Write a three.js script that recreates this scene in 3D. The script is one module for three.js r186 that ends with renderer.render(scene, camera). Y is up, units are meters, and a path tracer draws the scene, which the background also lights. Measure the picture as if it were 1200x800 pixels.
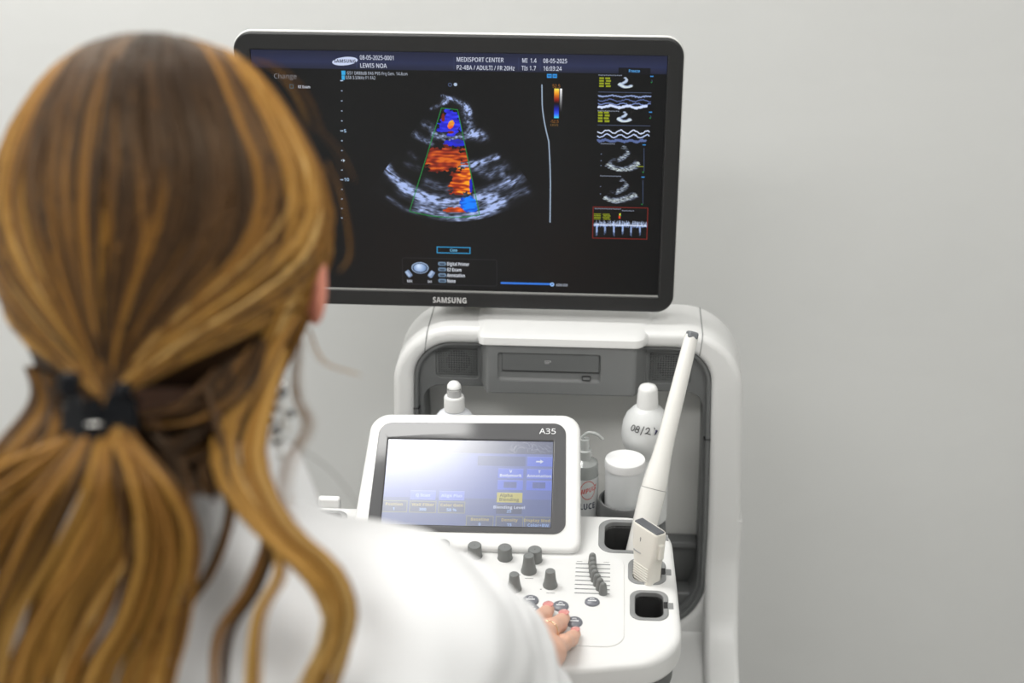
import * as THREE from 'three';
import { RoundedBoxGeometry } from 'three/addons/geometries/RoundedBoxGeometry.js';
import { TextGeometry } from 'three/addons/geometries/TextGeometry.js';
import { FontLoader } from 'three/addons/loaders/FontLoader.js';
import { ImprovedNoise } from 'three/addons/math/ImprovedNoise.js';
import { mergeGeometries, mergeVertices } from 'three/addons/utils/BufferGeometryUtils.js';
import { RectAreaLightUniformsLib } from 'three/addons/lights/RectAreaLightUniformsLib.js';
import { Brush, Evaluator, SUBTRACTION } from 'three-bvh-csg';

// ---------------------------------------------------------------- camera, light, exposure
const scene = new THREE.Scene();
scene.background = new THREE.Color(0x000000);
const DEG = Math.PI / 180;
const camera = new THREE.PerspectiveCamera(2 * Math.atan(400 / 1900) / DEG, 1.5, 0.05, 30);
camera.position.set(0.1796, 1.70, 1.8127);
camera.rotation.set(-24 * DEG, 3.7 * DEG, 0, 'YXZ');
camera.focus = 1.78;
camera.userData.fStop = 3.6;
const renderer = new THREE.WebGLRenderer({ antialias: true });
renderer.toneMapping = THREE.LinearToneMapping;
renderer.toneMappingExposure = 1.0;
renderer.shadowMap.enabled = true;
RectAreaLightUniformsLib.init();
const CEIL = 2.7;
const LAMPS = [                                   // ceiling panels: x, z, radiance
  [-0.705, 0.14, 14.5], [-0.705, 2.0, 11], [0.80, 1.4, 8.5],
];
const LAMP_X = 1.2, LAMP_Z = 0.6;
for (const [x, z, power] of LAMPS) {
  const l = new THREE.RectAreaLight(0xfffefb, power, LAMP_X - 0.04, LAMP_Z - 0.04);
  l.position.set(x, CEIL - 0.022, z); l.rotation.x = -Math.PI / 2;
  scene.add(l);
}

// ---------------------------------------------------------------- helpers
let seed = 12345;
const rnd = () => { seed = (seed + 0x6D2B79F5) | 0; let t = Math.imul(seed ^ (seed >>> 15), 1 | seed); t = (t + Math.imul(t ^ (t >>> 7), 61 | t)) ^ t; return ((t ^ (t >>> 14)) >>> 0) / 4294967296; };
const rr = (a, b) => a + (b - a) * rnd();
const gauss = () => (rnd() + rnd() + rnd() + rnd() - 2) * 0.9;
const clamp = (x, a, b) => Math.min(b, Math.max(a, x));
const sstep = (a, b, x) => { const t = clamp((x - a) / (b - a), 0, 1); return t * t * (3 - 2 * t); };
const mix = (a, b, t) => a + (b - a) * t;
const perlin = new ImprovedNoise();
const noise = (x, y, z = 0) => perlin.noise(x + 31.7, y + 17.3, z + 5.1);
const V = (x, y, z) => new THREE.Vector3(x, y, z);

// area-weighted normals, split where faces meet at more than the given angle
function toCreasedNormals(geo, angle) {
  const g = geo.index ? geo.toNonIndexed() : geo, p = g.attributes.position, n = p.count, fn = new Float32Array(n), out = new Float32Array(n * 3), map = new Map(), c = Math.cos(angle);
  const F = []; const a = V(0, 0, 0), b = V(0, 0, 0), d = V(0, 0, 0);
  for (let i = 0; i < n; i += 3) { a.fromBufferAttribute(p, i); b.fromBufferAttribute(p, i + 1).sub(a); d.fromBufferAttribute(p, i + 2).sub(a); const q = b.clone().cross(d), l = q.length(); F.push([q, l > 1e-16 ? q.clone().divideScalar(l) : q.clone()]); }
  const key = (i) => Math.round(p.getX(i) * 2e5) + '_' + Math.round(p.getY(i) * 2e5) + '_' + Math.round(p.getZ(i) * 2e5);
  for (let i = 0; i < n; i++) { const k = key(i); let l = map.get(k); if (!l) map.set(k, l = []); l.push(i / 3 | 0); }
  for (let i = 0; i < n; i++) { const f = F[i / 3 | 0]; let x = 0, y = 0, z = 0; for (const j of map.get(key(i))) { const h = F[j]; if (h[1].dot(f[1]) > c) { x += h[0].x; y += h[0].y; z += h[0].z; } } const l = Math.hypot(x, y, z) || 1; out[3 * i] = x / l; out[3 * i + 1] = y / l; out[3 * i + 2] = z / l; }
  g.setAttribute('normal', new THREE.BufferAttribute(out, 3)); return g;
}
function mat(color, roughness = 0.5, more = {}) {
  const m = new THREE.MeshPhysicalMaterial({ roughness, ...more });
  if (Array.isArray(color)) m.color.setRGB(...color); else m.color.set(color);
  return m;
}
function mesh(name, geo, material, parent = scene) {
  const m = new THREE.Mesh(geo, material);
  m.name = name; m.castShadow = m.receiveShadow = true; parent.add(m); return m;
}
function tag(o, label, category, group) { o.userData.label = label; o.userData.category = category; if (group) o.userData.group = group; return o; }
function thing(name, label, category, pos = [0, 0, 0], group) {
  const g = new THREE.Group(); g.name = name; g.position.set(...pos); scene.add(g); return tag(g, label, category, group);
}
function struct(name, geo, material, parent = scene) { const m = mesh(name, geo, material, parent); m.userData.kind = 'structure'; return m; }
const box = (x0, x1, y0, y1, z0, z1) => new THREE.BoxGeometry(x1 - x0, y1 - y0, z1 - z0).translate((x0 + x1) / 2, (y0 + y1) / 2, (z0 + z1) / 2);
const rbox = (x0, x1, y0, y1, z0, z1, r = 0.003, s = 3) => new RoundedBoxGeometry(x1 - x0, y1 - y0, z1 - z0, s, r).translate((x0 + x1) / 2, (y0 + y1) / 2, (z0 + z1) / 2);
function rpath(P, x0, y0, x1, y1, r) {
  const p = new P(); const R = Array.isArray(r) ? r : [r, r, r, r];           // bl, br, tr, tl
  p.moveTo(x0 + R[0], y0); p.lineTo(x1 - R[1], y0); p.absarc(x1 - R[1], y0 + R[1], R[1], -Math.PI / 2, 0);
  p.lineTo(x1, y1 - R[2]); p.absarc(x1 - R[2], y1 - R[2], R[2], 0, Math.PI / 2);
  p.lineTo(x0 + R[3], y1); p.absarc(x0 + R[3], y1 - R[3], R[3], Math.PI / 2, Math.PI);
  p.lineTo(x0, y0 + R[0]); p.absarc(x0 + R[0], y0 + R[0], R[0], Math.PI, 1.5 * Math.PI);
  return p;
}
// rounded polygon: points [x, y, radius]
function rpoly(P, pts) {
  const p = new P(), n = pts.length;
  pts.forEach((c, i) => {
    const a = pts[(i + n - 1) % n], b = pts[(i + 1) % n];
    const ua = new THREE.Vector2(a[0] - c[0], a[1] - c[1]), ub = new THREE.Vector2(b[0] - c[0], b[1] - c[1]);
    const r = Math.min(c[2], ua.length() * 0.49, ub.length() * 0.49); ua.normalize(); ub.normalize();
    const s = [c[0] + ua.x * r, c[1] + ua.y * r], e = [c[0] + ub.x * r, c[1] + ub.y * r];
    if (i === 0) p.moveTo(...s); else p.lineTo(...s);
    if (r > 0) { const k = 0.55; p.bezierCurveTo(s[0] - ua.x * r * k, s[1] - ua.y * r * k, e[0] - ub.x * r * k, e[1] - ub.y * r * k, e[0], e[1]); }
  });
  p.closePath(); return p;
}
// shape in x, y extruded from z0 to z1 with rounded edges (outline grows by nothing)
function extr(shape, z0, z1, bevel = 0.002, seg = 3, curve = 10) {
  const g = new THREE.ExtrudeGeometry(shape, { depth: z1 - z0 - 2 * bevel, bevelEnabled: bevel > 0, bevelThickness: bevel, bevelSize: bevel, bevelOffset: -bevel, bevelSegments: seg, curveSegments: curve });
  g.translate(0, 0, z0 + bevel); return toCreasedNormals(g, 0.6);
}
// shape in x, w (w = away from the user) lying flat; its top at height top
const slab = (shape, top, thick, bevel = 0.002, seg = 3, curve = 12) => extr(shape, top - thick, top, bevel, seg, curve).rotateX(-Math.PI / 2);
const lathe = (pts, seg = 36) => toCreasedNormals(new THREE.LatheGeometry(pts.map((p) => new THREE.Vector2(p[0], p[1])), seg), 0.7);
function canvasTexture(w, h, draw, srgb = true) {
  const c = document.createElement('canvas'); c.width = w; c.height = h; const x = c.getContext('2d'); draw(x, w, h);
  const t = new THREE.CanvasTexture(c); if (srgb) t.colorSpace = THREE.SRGBColorSpace; t.magFilter = THREE.LinearFilter; return t;
}
function noiseTexture(n, f, lo, hi, srgb = false) {
  const d = new Uint8Array(n * n * 4);
  for (let j = 0; j < n; j++) for (let i = 0; i < n; i++) {
    let v = 0, a = 0.5, s = f;
    for (let k = 0; k < 4; k++) { v += a * perlin.noise((i / n) * s, (j / n) * s, k * 7.3); a *= 0.5; s *= 2; }
    const b = clamp(mix(lo, hi, v * 0.8 + 0.5), 0, 255), o = (j * n + i) * 4; d[o] = d[o + 1] = d[o + 2] = b; d[o + 3] = 255;
  }
  const t = new THREE.DataTexture(d, n, n); t.magFilter = THREE.LinearFilter; t.wrapS = t.wrapT = THREE.RepeatWrapping; if (srgb) t.colorSpace = THREE.SRGBColorSpace; t.needsUpdate = true; return t;
}
// signed-distance field -> mesh (naive surface nets)
function surfaceNets(f, min, max, cell) {
  const nx = Math.ceil((max[0] - min[0]) / cell) + 1, ny = Math.ceil((max[1] - min[1]) / cell) + 1, nz = Math.ceil((max[2] - min[2]) / cell) + 1;
  const val = new Float32Array(nx * ny * nz), id = (i, j, k) => i + nx * (j + ny * k);
  for (let k = 0; k < nz; k++) for (let j = 0; j < ny; j++) for (let i = 0; i < nx; i++) val[id(i, j, k)] = f(min[0] + i * cell, min[1] + j * cell, min[2] + k * cell);
  const vid = new Int32Array(nx * ny * nz).fill(-1), pos = [], idx = [];
  const C = [[0, 0, 0], [1, 0, 0], [0, 1, 0], [1, 1, 0], [0, 0, 1], [1, 0, 1], [0, 1, 1], [1, 1, 1]];
  const Ed = [[0, 1], [2, 3], [4, 5], [6, 7], [0, 2], [1, 3], [4, 6], [5, 7], [0, 4], [1, 5], [2, 6], [3, 7]];
  for (let k = 0; k < nz - 1; k++) for (let j = 0; j < ny - 1; j++) for (let i = 0; i < nx - 1; i++) {
    const v = C.map((c) => val[id(i + c[0], j + c[1], k + c[2])]);
    let m = 0; for (let q = 0; q < 8; q++) if (v[q] < 0) m++;
    if (m === 0 || m === 8) continue;
    let sx = 0, sy = 0, sz = 0, n = 0;
    for (const [a, b] of Ed) if ((v[a] < 0) !== (v[b] < 0)) { const t = v[a] / (v[a] - v[b]); sx += C[a][0] + t * (C[b][0] - C[a][0]); sy += C[a][1] + t * (C[b][1] - C[a][1]); sz += C[a][2] + t * (C[b][2] - C[a][2]); n++; }
    vid[id(i, j, k)] = pos.length / 3; pos.push(min[0] + (i + sx / n) * cell, min[1] + (j + sy / n) * cell, min[2] + (k + sz / n) * cell);
  }
  const quad = (a, b, c, d, flip) => { if (a < 0 || b < 0 || c < 0 || d < 0) return; if (flip) idx.push(a, c, b, a, d, c); else idx.push(a, b, c, a, c, d); };
  for (let k = 1; k < nz - 1; k++) for (let j = 1; j < ny - 1; j++) for (let i = 1; i < nx - 1; i++) {
    const s = val[id(i, j, k)] < 0;
    if (s !== (val[id(i + 1, j, k)] < 0)) quad(vid[id(i, j - 1, k - 1)], vid[id(i, j, k - 1)], vid[id(i, j, k)], vid[id(i, j - 1, k)], !s);
    if (s !== (val[id(i, j + 1, k)] < 0)) quad(vid[id(i - 1, j, k - 1)], vid[id(i, j, k - 1)], vid[id(i, j, k)], vid[id(i - 1, j, k)], s);
    if (s !== (val[id(i, j, k + 1)] < 0)) quad(vid[id(i - 1, j - 1, k)], vid[id(i, j - 1, k)], vid[id(i, j, k)], vid[id(i - 1, j, k)], !s);
  }
  const g = new THREE.BufferGeometry(); g.setAttribute('position', new THREE.Float32BufferAttribute(pos, 3)); g.setIndex(idx); g.computeVertexNormals();
  return g;
}
const smin = (a, b, k) => { const h = Math.max(k - Math.abs(a - b), 0) / k; return Math.min(a, b) - h * h * k * 0.25; };
function capsule(x, y, z, b) {              // b: ax ay az ra bx by bz rb
  const dx = b[4] - b[0], dy = b[5] - b[1], dz = b[6] - b[2], px = x - b[0], py = y - b[1], pz = z - b[2];
  const t = clamp((px * dx + py * dy + pz * dz) / (dx * dx + dy * dy + dz * dz + 1e-12), 0, 1);
  return Math.hypot(px - dx * t, py - dy * t, pz - dz * t) - mix(b[3], b[7], t);
}
const bones = (list, k) => (x, y, z) => { let d = 1e3; for (const b of list) d = smin(d, capsule(x, y, z, b), k); return d; };
const ellip = (x, y, z, c, r) => { const a = (x - c[0]) / r[0], b = (y - c[1]) / r[1], e = (z - c[2]) / r[2], k = Math.hypot(a, b, e); return (k - 1) * Math.min(...r) * (k > 1 ? 1 : 1); };

const font = await new FontLoader().loadAsync('fonts/droid/droid_sans_bold.typeface.json');
const fontReg = await new FontLoader().loadAsync('fonts/droid/droid_sans_regular.typeface.json');
function text(str, width, height, depth = 0.0003, f = font) {
  const g = new TextGeometry(str, { font: f, size: 1, depth: 0.01, curveSegments: 3 }); g.computeBoundingBox(); const b = g.boundingBox;
  g.translate(-(b.min.x + b.max.x) / 2, -(b.min.y + b.max.y) / 2, 0); g.scale(width / (b.max.x - b.min.x), height / (b.max.y - b.min.y), depth / 0.01); return g;
}

const evl = new Evaluator(); evl.attributes = ['position', 'normal']; evl.useGroups = false;
const cut = (g, cutters) => {
  const strip = (q) => { const a = q.index ? q.toNonIndexed() : q; for (const k of Object.keys(a.attributes)) if (k !== 'position') a.deleteAttribute(k); const m2 = mergeVertices(a, 1e-6); m2.computeVertexNormals(); return m2; };
  let b = new Brush(strip(g)); b.updateMatrixWorld();
  for (const c of cutters) { const q = new Brush(strip(c)); q.updateMatrixWorld(); b = evl.evaluate(b, q, SUBTRACTION); }
  return toCreasedNormals(b.geometry, 0.6);
};

// ---------------------------------------------------------------- materials
const grain = noiseTexture(256, 40, 90, 165);
const M = {
  white: mat([0.74, 0.74, 0.73], 0.38, { bumpMap: grain, bumpScale: 0.00002, clearcoat: 0.15, clearcoatRoughness: 0.3 }),
  consoleWhite: mat([0.74, 0.74, 0.73], 0.36),
  shellGrey: mat([0.70, 0.70, 0.68], 0.4),
  grey: mat([0.14, 0.145, 0.145], 0.5, { bumpMap: grain, bumpScale: 0.00002 }),
  greyMid: mat([0.19, 0.195, 0.195], 0.45),
  rim: mat([0.24, 0.245, 0.245], 0.42),
  holeDark: mat([0.012, 0.012, 0.013], 0.6),
  speaker: mat([0.004, 0.004, 0.004], 0.9),
  cupDark: mat([0.05, 0.05, 0.05], 0.3),
  panelGrey: mat([0.74, 0.74, 0.72], 0.5),
  lowGrey: mat([0.13, 0.133, 0.133], 0.35),
  black: mat([0.011, 0.0115, 0.012], 0.42),
  knob: mat([0.19, 0.197, 0.192], 0.45),
  button: mat([0.17, 0.177, 0.20], 0.35),
  print: mat([0.78, 0.79, 0.8], 0.5),
  inkGrey: mat([0.22, 0.22, 0.22], 0.6),
  bezel: mat([0.10, 0.10, 0.104], 0.07, { specularIntensity: 0.75 }),
  silver: mat([0.8, 0.79, 0.76], 0.25, { metalness: 1 }),
  gold: mat([0.85, 0.66, 0.46], 0.2, { metalness: 1 }),
};

// ---------------------------------------------------------------- the room
{
  const plaster = noiseTexture(512, 60, 110, 145), tone = noiseTexture(256, 6, 246, 255, true);
  const wallM = mat([0.74, 0.745, 0.735], 0.7, { bumpMap: plaster, bumpScale: 0.0004, map: tone });
  const ceilM = mat([0.85, 0.85, 0.84], 0.9), floorM = mat([0.42, 0.41, 0.39], 0.45, { map: noiseTexture(256, 50, 205, 255, true) });
  const X0 = -1.9, X1 = 2.0, Z0 = -0.42, Z1 = 3.3, T = 0.12;
  struct('wall_back', box(X0 - T, X1 + T, 0, CEIL, Z0 - T, Z0), wallM);
  struct('wall_front', box(X0 - T, X1 + T, 0, CEIL, Z1, Z1 + T), wallM);
  struct('wall_left', box(X0 - T, X0, 0, CEIL, Z0, Z1), wallM);
  struct('wall_right', box(X1, X1 + T, 0, CEIL, Z0, Z1), wallM);
  struct('floor', box(X0 - T, X1 + T, -0.1, 0, Z0 - T, Z1 + T), floorM);
  struct('ceiling', box(X0 - T, X1 + T, CEIL, CEIL + 0.1, Z0 - T, Z1 + T), ceilM);
  const glow = new THREE.MeshStandardMaterial({ color: 0xffffff, emissive: 0xfffefb, emissiveIntensity: 1.0, roughness: 0.6 });
  LAMPS.forEach(([x, z], i) => {
    const g = thing(i ? `ceiling_lamp_00${i}` : 'ceiling_lamp', ['white rectangular ceiling lamp panel above the ultrasound machine', 'white rectangular ceiling lamp panel behind the seated person', 'white rectangular ceiling lamp panel on the right behind the seated person'][i], 'ceiling lamp', [x, CEIL, z], 'ceiling lamp panels');
    const s = LAMP_X / 2, q = LAMP_Z / 2, sh = rpath(THREE.Shape, -s, -q, s, q, 0.005); sh.holes.push(rpath(THREE.Path, -s + 0.02, -q + 0.02, s - 0.02, q - 0.02, 0.003));
    mesh('frame', extr(sh, 0, 0.02, 0.001).rotateX(Math.PI / 2), M.white, g);
    mesh('lamp_diffuser', box(-s + 0.02, s - 0.02, -0.018, -0.001, -q + 0.02, q - 0.02), glow, g);
  });
}

// ---------------------------------------------------------------- ultrasound machine: tower
const machine = thing('ultrasound_machine', 'white and grey ultrasound machine with control console, small touch screen and arched rear tower', 'ultrasound machine', [0.13, 0, 0.1]);
const MX = machine.position;
const part = (name, geo, m, parent = machine) => mesh(name, parent === machine ? geo.translate(-MX.x, -MX.y, -MX.z) : geo, m, parent);
{
  // white arch
  const hole = (P) => rpoly(P, [[-0.068, 0.46, 0.03], [0.262, 0.486, 0.02], [0.314, 0.53, 0.05], [0.3115, 0.70, 0.02], [0.3055, 0.896, 0.047], [-0.0565, 0.894, 0.047]]);
  const outer = rpoly(THREE.Shape, [[-0.098, 0.30, 0.02], [0.368, 0.30, 0.02], [0.343, 0.918, 0.075], [-0.081, 0.916, 0.075]]);
  outer.holes.push(hole(THREE.Path));
  const arch = extr(outer, -0.075, 0.02, 0.0085, 4, 14);
  part('tower_frame', arch, M.white);
  // seams between the mouldings of the arch: thin dark ribs that follow its section
  for (const [ix, iy, ox, oy] of [[-0.0435, 0.8795, -0.0400, 0.9087], [0.2905, 0.8845, 0.2935, 0.9139], [0.3135, 0.5520, 0.3545, 0.517]]) {
    const d = V(ox - ix, oy - iy, 0), n = d.length(); d.normalize();
    const g = extr(rpath(THREE.Shape, -0.0002, -0.0752, n + 0.0002, 0.0202, 0.0085), -0.0005, 0.0005, 0, 1, 8).applyMatrix4(new THREE.Matrix4().makeBasis(d, V(0, 0, 1), d.clone().cross(V(0, 0, 1)))).translate(ix, iy, 0);
    part('seam', g, M.greyMid);
  }
  // dark liner with the speaker fields
  const liner = hole(THREE.Shape);
  liner.holes.push(rpoly(THREE.Path, [[-0.04, 0.50, 0.02], [0.268, 0.498, 0.012], [0.3035, 0.54, 0.03], [0.302, 0.70, 0.01], [0.2985, 0.832, 0.022], [-0.048, 0.832, 0.022]]));
  for (const [x0, x1] of [[-0.031, 0.0225], [0.2300, 0.2820]]) liner.holes.push(rpath(THREE.Path, x0, 0.843, x1, 0.884, 0.006));
  part('liner', extr(liner, -0.06, 0.006, 0.0015), M.grey);
  const lip = hole(THREE.Shape); lip.holes.push(rpoly(THREE.Path, [[-0.062, 0.466, 0.03], [0.258, 0.492, 0.02], [0.308, 0.534, 0.05], [0.3055, 0.70, 0.02], [0.3005, 0.8915, 0.044], [-0.0515, 0.8895, 0.044]]));
  part('liner_lip', extr(lip, 0.0, 0.014, 0.0015), M.grey);
  part('liner_seam', box(0.3015, 0.3105, 0.7705, 0.772, -0.01, 0.0145), M.holeDark);
  part('liner_seam', box(-0.0655, -0.052, 0.802, 0.8035, -0.01, 0.0145).translate(0, 0, 0), M.holeDark);
  // speakers: perforated plates over dark cones
  for (const [x0, x1, cx] of [[-0.031, 0.0225, -0.004], [0.2300, 0.2820, 0.256]]) {
    const pl = rpath(THREE.Shape, x0 - 0.002, 0.841, x1 + 0.002, 0.886, 0.006), nC = 16, nR = 12, s = 0.0031;
    for (let j = 0; j < nR; j++) for (let i = 0; i < nC; i++) {
      const hx = (x0 + x1) / 2 + (i - (nC - 1) / 2) * s, hy = 0.8635 + (j - (nR - 1) / 2) * s; const h = new THREE.Path();
      h.absarc(hx, hy, 0.00125, 0, 2 * Math.PI, true); pl.holes.push(h);
    }
    part('speaker_grille', extr(pl, 0.0015, 0.003, 0, 1, 6), M.grey);
    part('speaker_backing', box(x0, x1, 0.843, 0.884, -0.003, 0.0005), M.grey);
    part('speaker_cone', new THREE.CylinderGeometry(0.0148, 0.0148, 0.0006, 32).rotateX(Math.PI / 2).translate(cx, 0.8635, 0.0009), M.speaker);
  }
  // recessed back of the arch
  part('back_panel', rbox(-0.06, 0.308, 0.592, 0.86, -0.07, -0.055, 0.004), M.panelGrey);
  part('lower_panel', rbox(-0.07, 0.32, 0.40, 0.588, -0.07, -0.04, 0.004), M.lowGrey);
  part('panel_edge', rbox(-0.05, 0.303, 0.585, 0.594, -0.07, -0.034, 0.002), M.greyMid);
  part('floor_pan', rbox(-0.07, 0.318, 0.40, 0.490, -0.07, 0.016, 0.004), M.lowGrey);
  part('cable_flap', rbox(0.262, 0.312, 0.47, 0.535, -0.035, -0.005, 0.003), M.lowGrey);
  // drive bay
  const bay = rpoly(THREE.Shape, [[0.018, -0.01, 0], [0.2285, -0.01, 0], [0.2275, 0.004, 0.003], [0.2135, 0.036, 0.004], [0.0335, 0.036, 0.004], [0.024, 0.004, 0.003]]);
  const bayG = extr(bay, 0, 0.066, 0.0015).rotateX(-Math.PI / 2).scale(1, 1, -1); bayG.index || 0;
  const flip = (g) => { const q = g.index ? g.toNonIndexed() : g; const p = q.attributes.position.array; for (let i = 0; i < p.length; i += 9) for (let k = 0; k < 3; k++) { const t = p[i + 3 + k]; p[i + 3 + k] = p[i + 6 + k]; p[i + 6 + k] = t; } q.deleteAttribute('normal'); return toCreasedNormals(q, 0.5); };
  const bayF = flip(bayG).translate(0, 0.838, 0);
  part('drive_bay', cut(bayF, [rbox(0.047, 0.172, 0.8545, 0.8925, 0.031, 0.06, 0.004)]), M.greyMid);
  const tray = part('disc_drive', rbox(0.0525, 0.1700, 0.8675, 0.8915, 0.0285, 0.0338, 0.0012), M.grey);
  mesh('slot', box(0.0525, 0.17, 0.8668, 0.8678, 0.03, 0.0332).translate(-MX.x, 0, -MX.z), M.holeDark, tray);
  const icon = [box(0.104, 0.110, 0.8815, 0.8822, 0.0336, 0.0341), box(0.104, 0.110, 0.8798, 0.8805, 0.0336, 0.0341), box(0.104, 0.1095, 0.8781, 0.8788, 0.0336, 0.0341), box(0.1105, 0.1115, 0.8798, 0.8822, 0.0336, 0.0341)];
  mesh('icon', mergeGeometries(icon).translate(-MX.x, 0, -MX.z), mat([0.45, 0.45, 0.45], 0.5), tray);
  const ej = part('eject_button', rbox(0.150, 0.1595, 0.8572, 0.8618, 0.03, 0.0335, 0.0008), M.greyMid);
  const ejr = rpath(THREE.Shape, 0.1495, 0.8567, 0.160, 0.8623, 0.0006); ejr.holes.push(rpath(THREE.Path, 0.1503, 0.8575, 0.1592, 0.8615, 0.0004)); mesh('button_ring', extr(ejr, 0.0315, 0.0338, 0).translate(-MX.x, 0, -MX.z), M.holeDark, ej);
  // white hood above the drive
  const hoodP = [[0.026, 0.0395], [0.2195, 0.0395], [0.236, 0.002], [0.236, -0.05], [0.018, -0.05], [0.018, 0.002]];
  {
    // lofted: a front lip, then a slope back to the top of the arch
    const rows = [[0.9035, 1], [0.9055, 1.02], [0.9125, 0.985], [0.917, 0.8], [0.9195, 0.4], [0.9205, 0]], pos = [], idx = [];
    const outline = []; const sh = rpoly(THREE.Shape, hoodP.map(([x, z], i) => [x, z, [0.006, 0.008, 0.02, 0.002, 0.002, 0.006][i]])); const o2 = sh.getPoints(6);
    for (const p of o2) outline.push([p.x, p.y]);
    const n = outline.length;
    rows.forEach(([y, f]) => outline.forEach(([x, z]) => pos.push(mix(0.127, x, 0.9 + 0.1 * f), y, z > -0.049 ? mix(-0.035, z, clamp(f, 0, 1)) : z)));
    for (let r = 0; r < rows.length - 1; r++) for (let i = 0; i < n; i++) { const a = r * n + i, b = r * n + (i + 1) % n; idx.push(a, b + n, b, a, a + n, b + n); }
    const c0 = pos.length / 3; pos.push(0.127, 0.9205, -0.045), pos.push(0.127, 0.9035, 0);
    for (let i = 0; i < n; i++) { const a = (rows.length - 1) * n + i, b = (rows.length - 1) * n + (i + 1) % n; idx.push(a, c0, b); idx.push(i, (i + 1) % n, c0 + 1); }
    const g = new THREE.BufferGeometry(); g.setAttribute('position', new THREE.Float32BufferAttribute(pos, 3)); g.setIndex(idx); part('hood', toCreasedNormals(g, 0.9), M.white);
  }
  part('screw_cover', new THREE.CylinderGeometry(0.014, 0.0145, 0.004, 32).scale(1, 1, 0.6).translate(0.012, 0.921, -0.045), mat([0.6, 0.58, 0.5], 0.5));
  // lower body, arms under the console, wheels
  const arm = (x0, x1) => extr(rpoly(THREE.Shape, [[0.06, 0.26, 0.02], [-0.39, 0.26, 0.05], [-0.39, 0.415, 0.07], [-0.19, 0.466, 0.12], [-0.06, 0.500, 0.07], [-0.021, 0.570, 0.07], [-0.0195, 0.66, 0.0], [0.06, 0.66, 0.02]]), x0, x1, 0.0085, 4).rotateY(Math.PI / 2);
  part('support_arm', arm(0.3125, 0.3565), M.white); part('support_arm', arm(-0.093, -0.065), M.white);
  part('sill', extr(rpoly(THREE.Shape, [[-0.014, 0.28, 0.01], [-0.38, 0.28, 0.04], [-0.38, 0.40, 0.05], [-0.18, 0.45, 0.06], [-0.06, 0.483, 0.04], [-0.014, 0.493, 0.006]]), -0.07, 0.332, 0.006, 3).rotateY(Math.PI / 2), M.white);
  part('lower_body', rbox(-0.09, 0.355, 0.10, 0.42, -0.12, 0.30, 0.03, 5), M.white);
  part('base', rbox(-0.13, 0.39, 0.07, 0.13, -0.2, 0.40, 0.025, 4), M.grey);
  for (const [x, z] of [[-0.1, -0.16], [0.36, -0.16], [-0.1, 0.36], [0.36, 0.36]]) { part('caster', new THREE.CylinderGeometry(0.04, 0.04, 0.03, 24).rotateZ(Math.PI / 2).translate(x, 0.04, z), M.black); }
  part('lift_column', rbox(-0.03, 0.2, 0.38, 0.72, 0.2, 0.34, 0.02), M.grey);
  // tray for bottles and jar holder behind the console
  part('bottle_tray', rbox(-0.12, 0.256, 0.680, 0.694, 0.036, 0.238, 0.004), M.grey);
  part('jar_holder', lathe([[0.001, 0.0], [0.0285, 0], [0.0300, 0.003], [0.0302, 0.040], [0.0295, 0.044], [0.0275, 0.044], [0.0262, 0.040], [0.0258, 0.008], [0.001, 0.008]], 40).translate(0.2035, 0.7085, 0.135), M.greyMid);
  part('holder_post', rbox(0.195, 0.212, 0.690, 0.7095, 0.127, 0.143, 0.002), M.greyMid);
}

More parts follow.
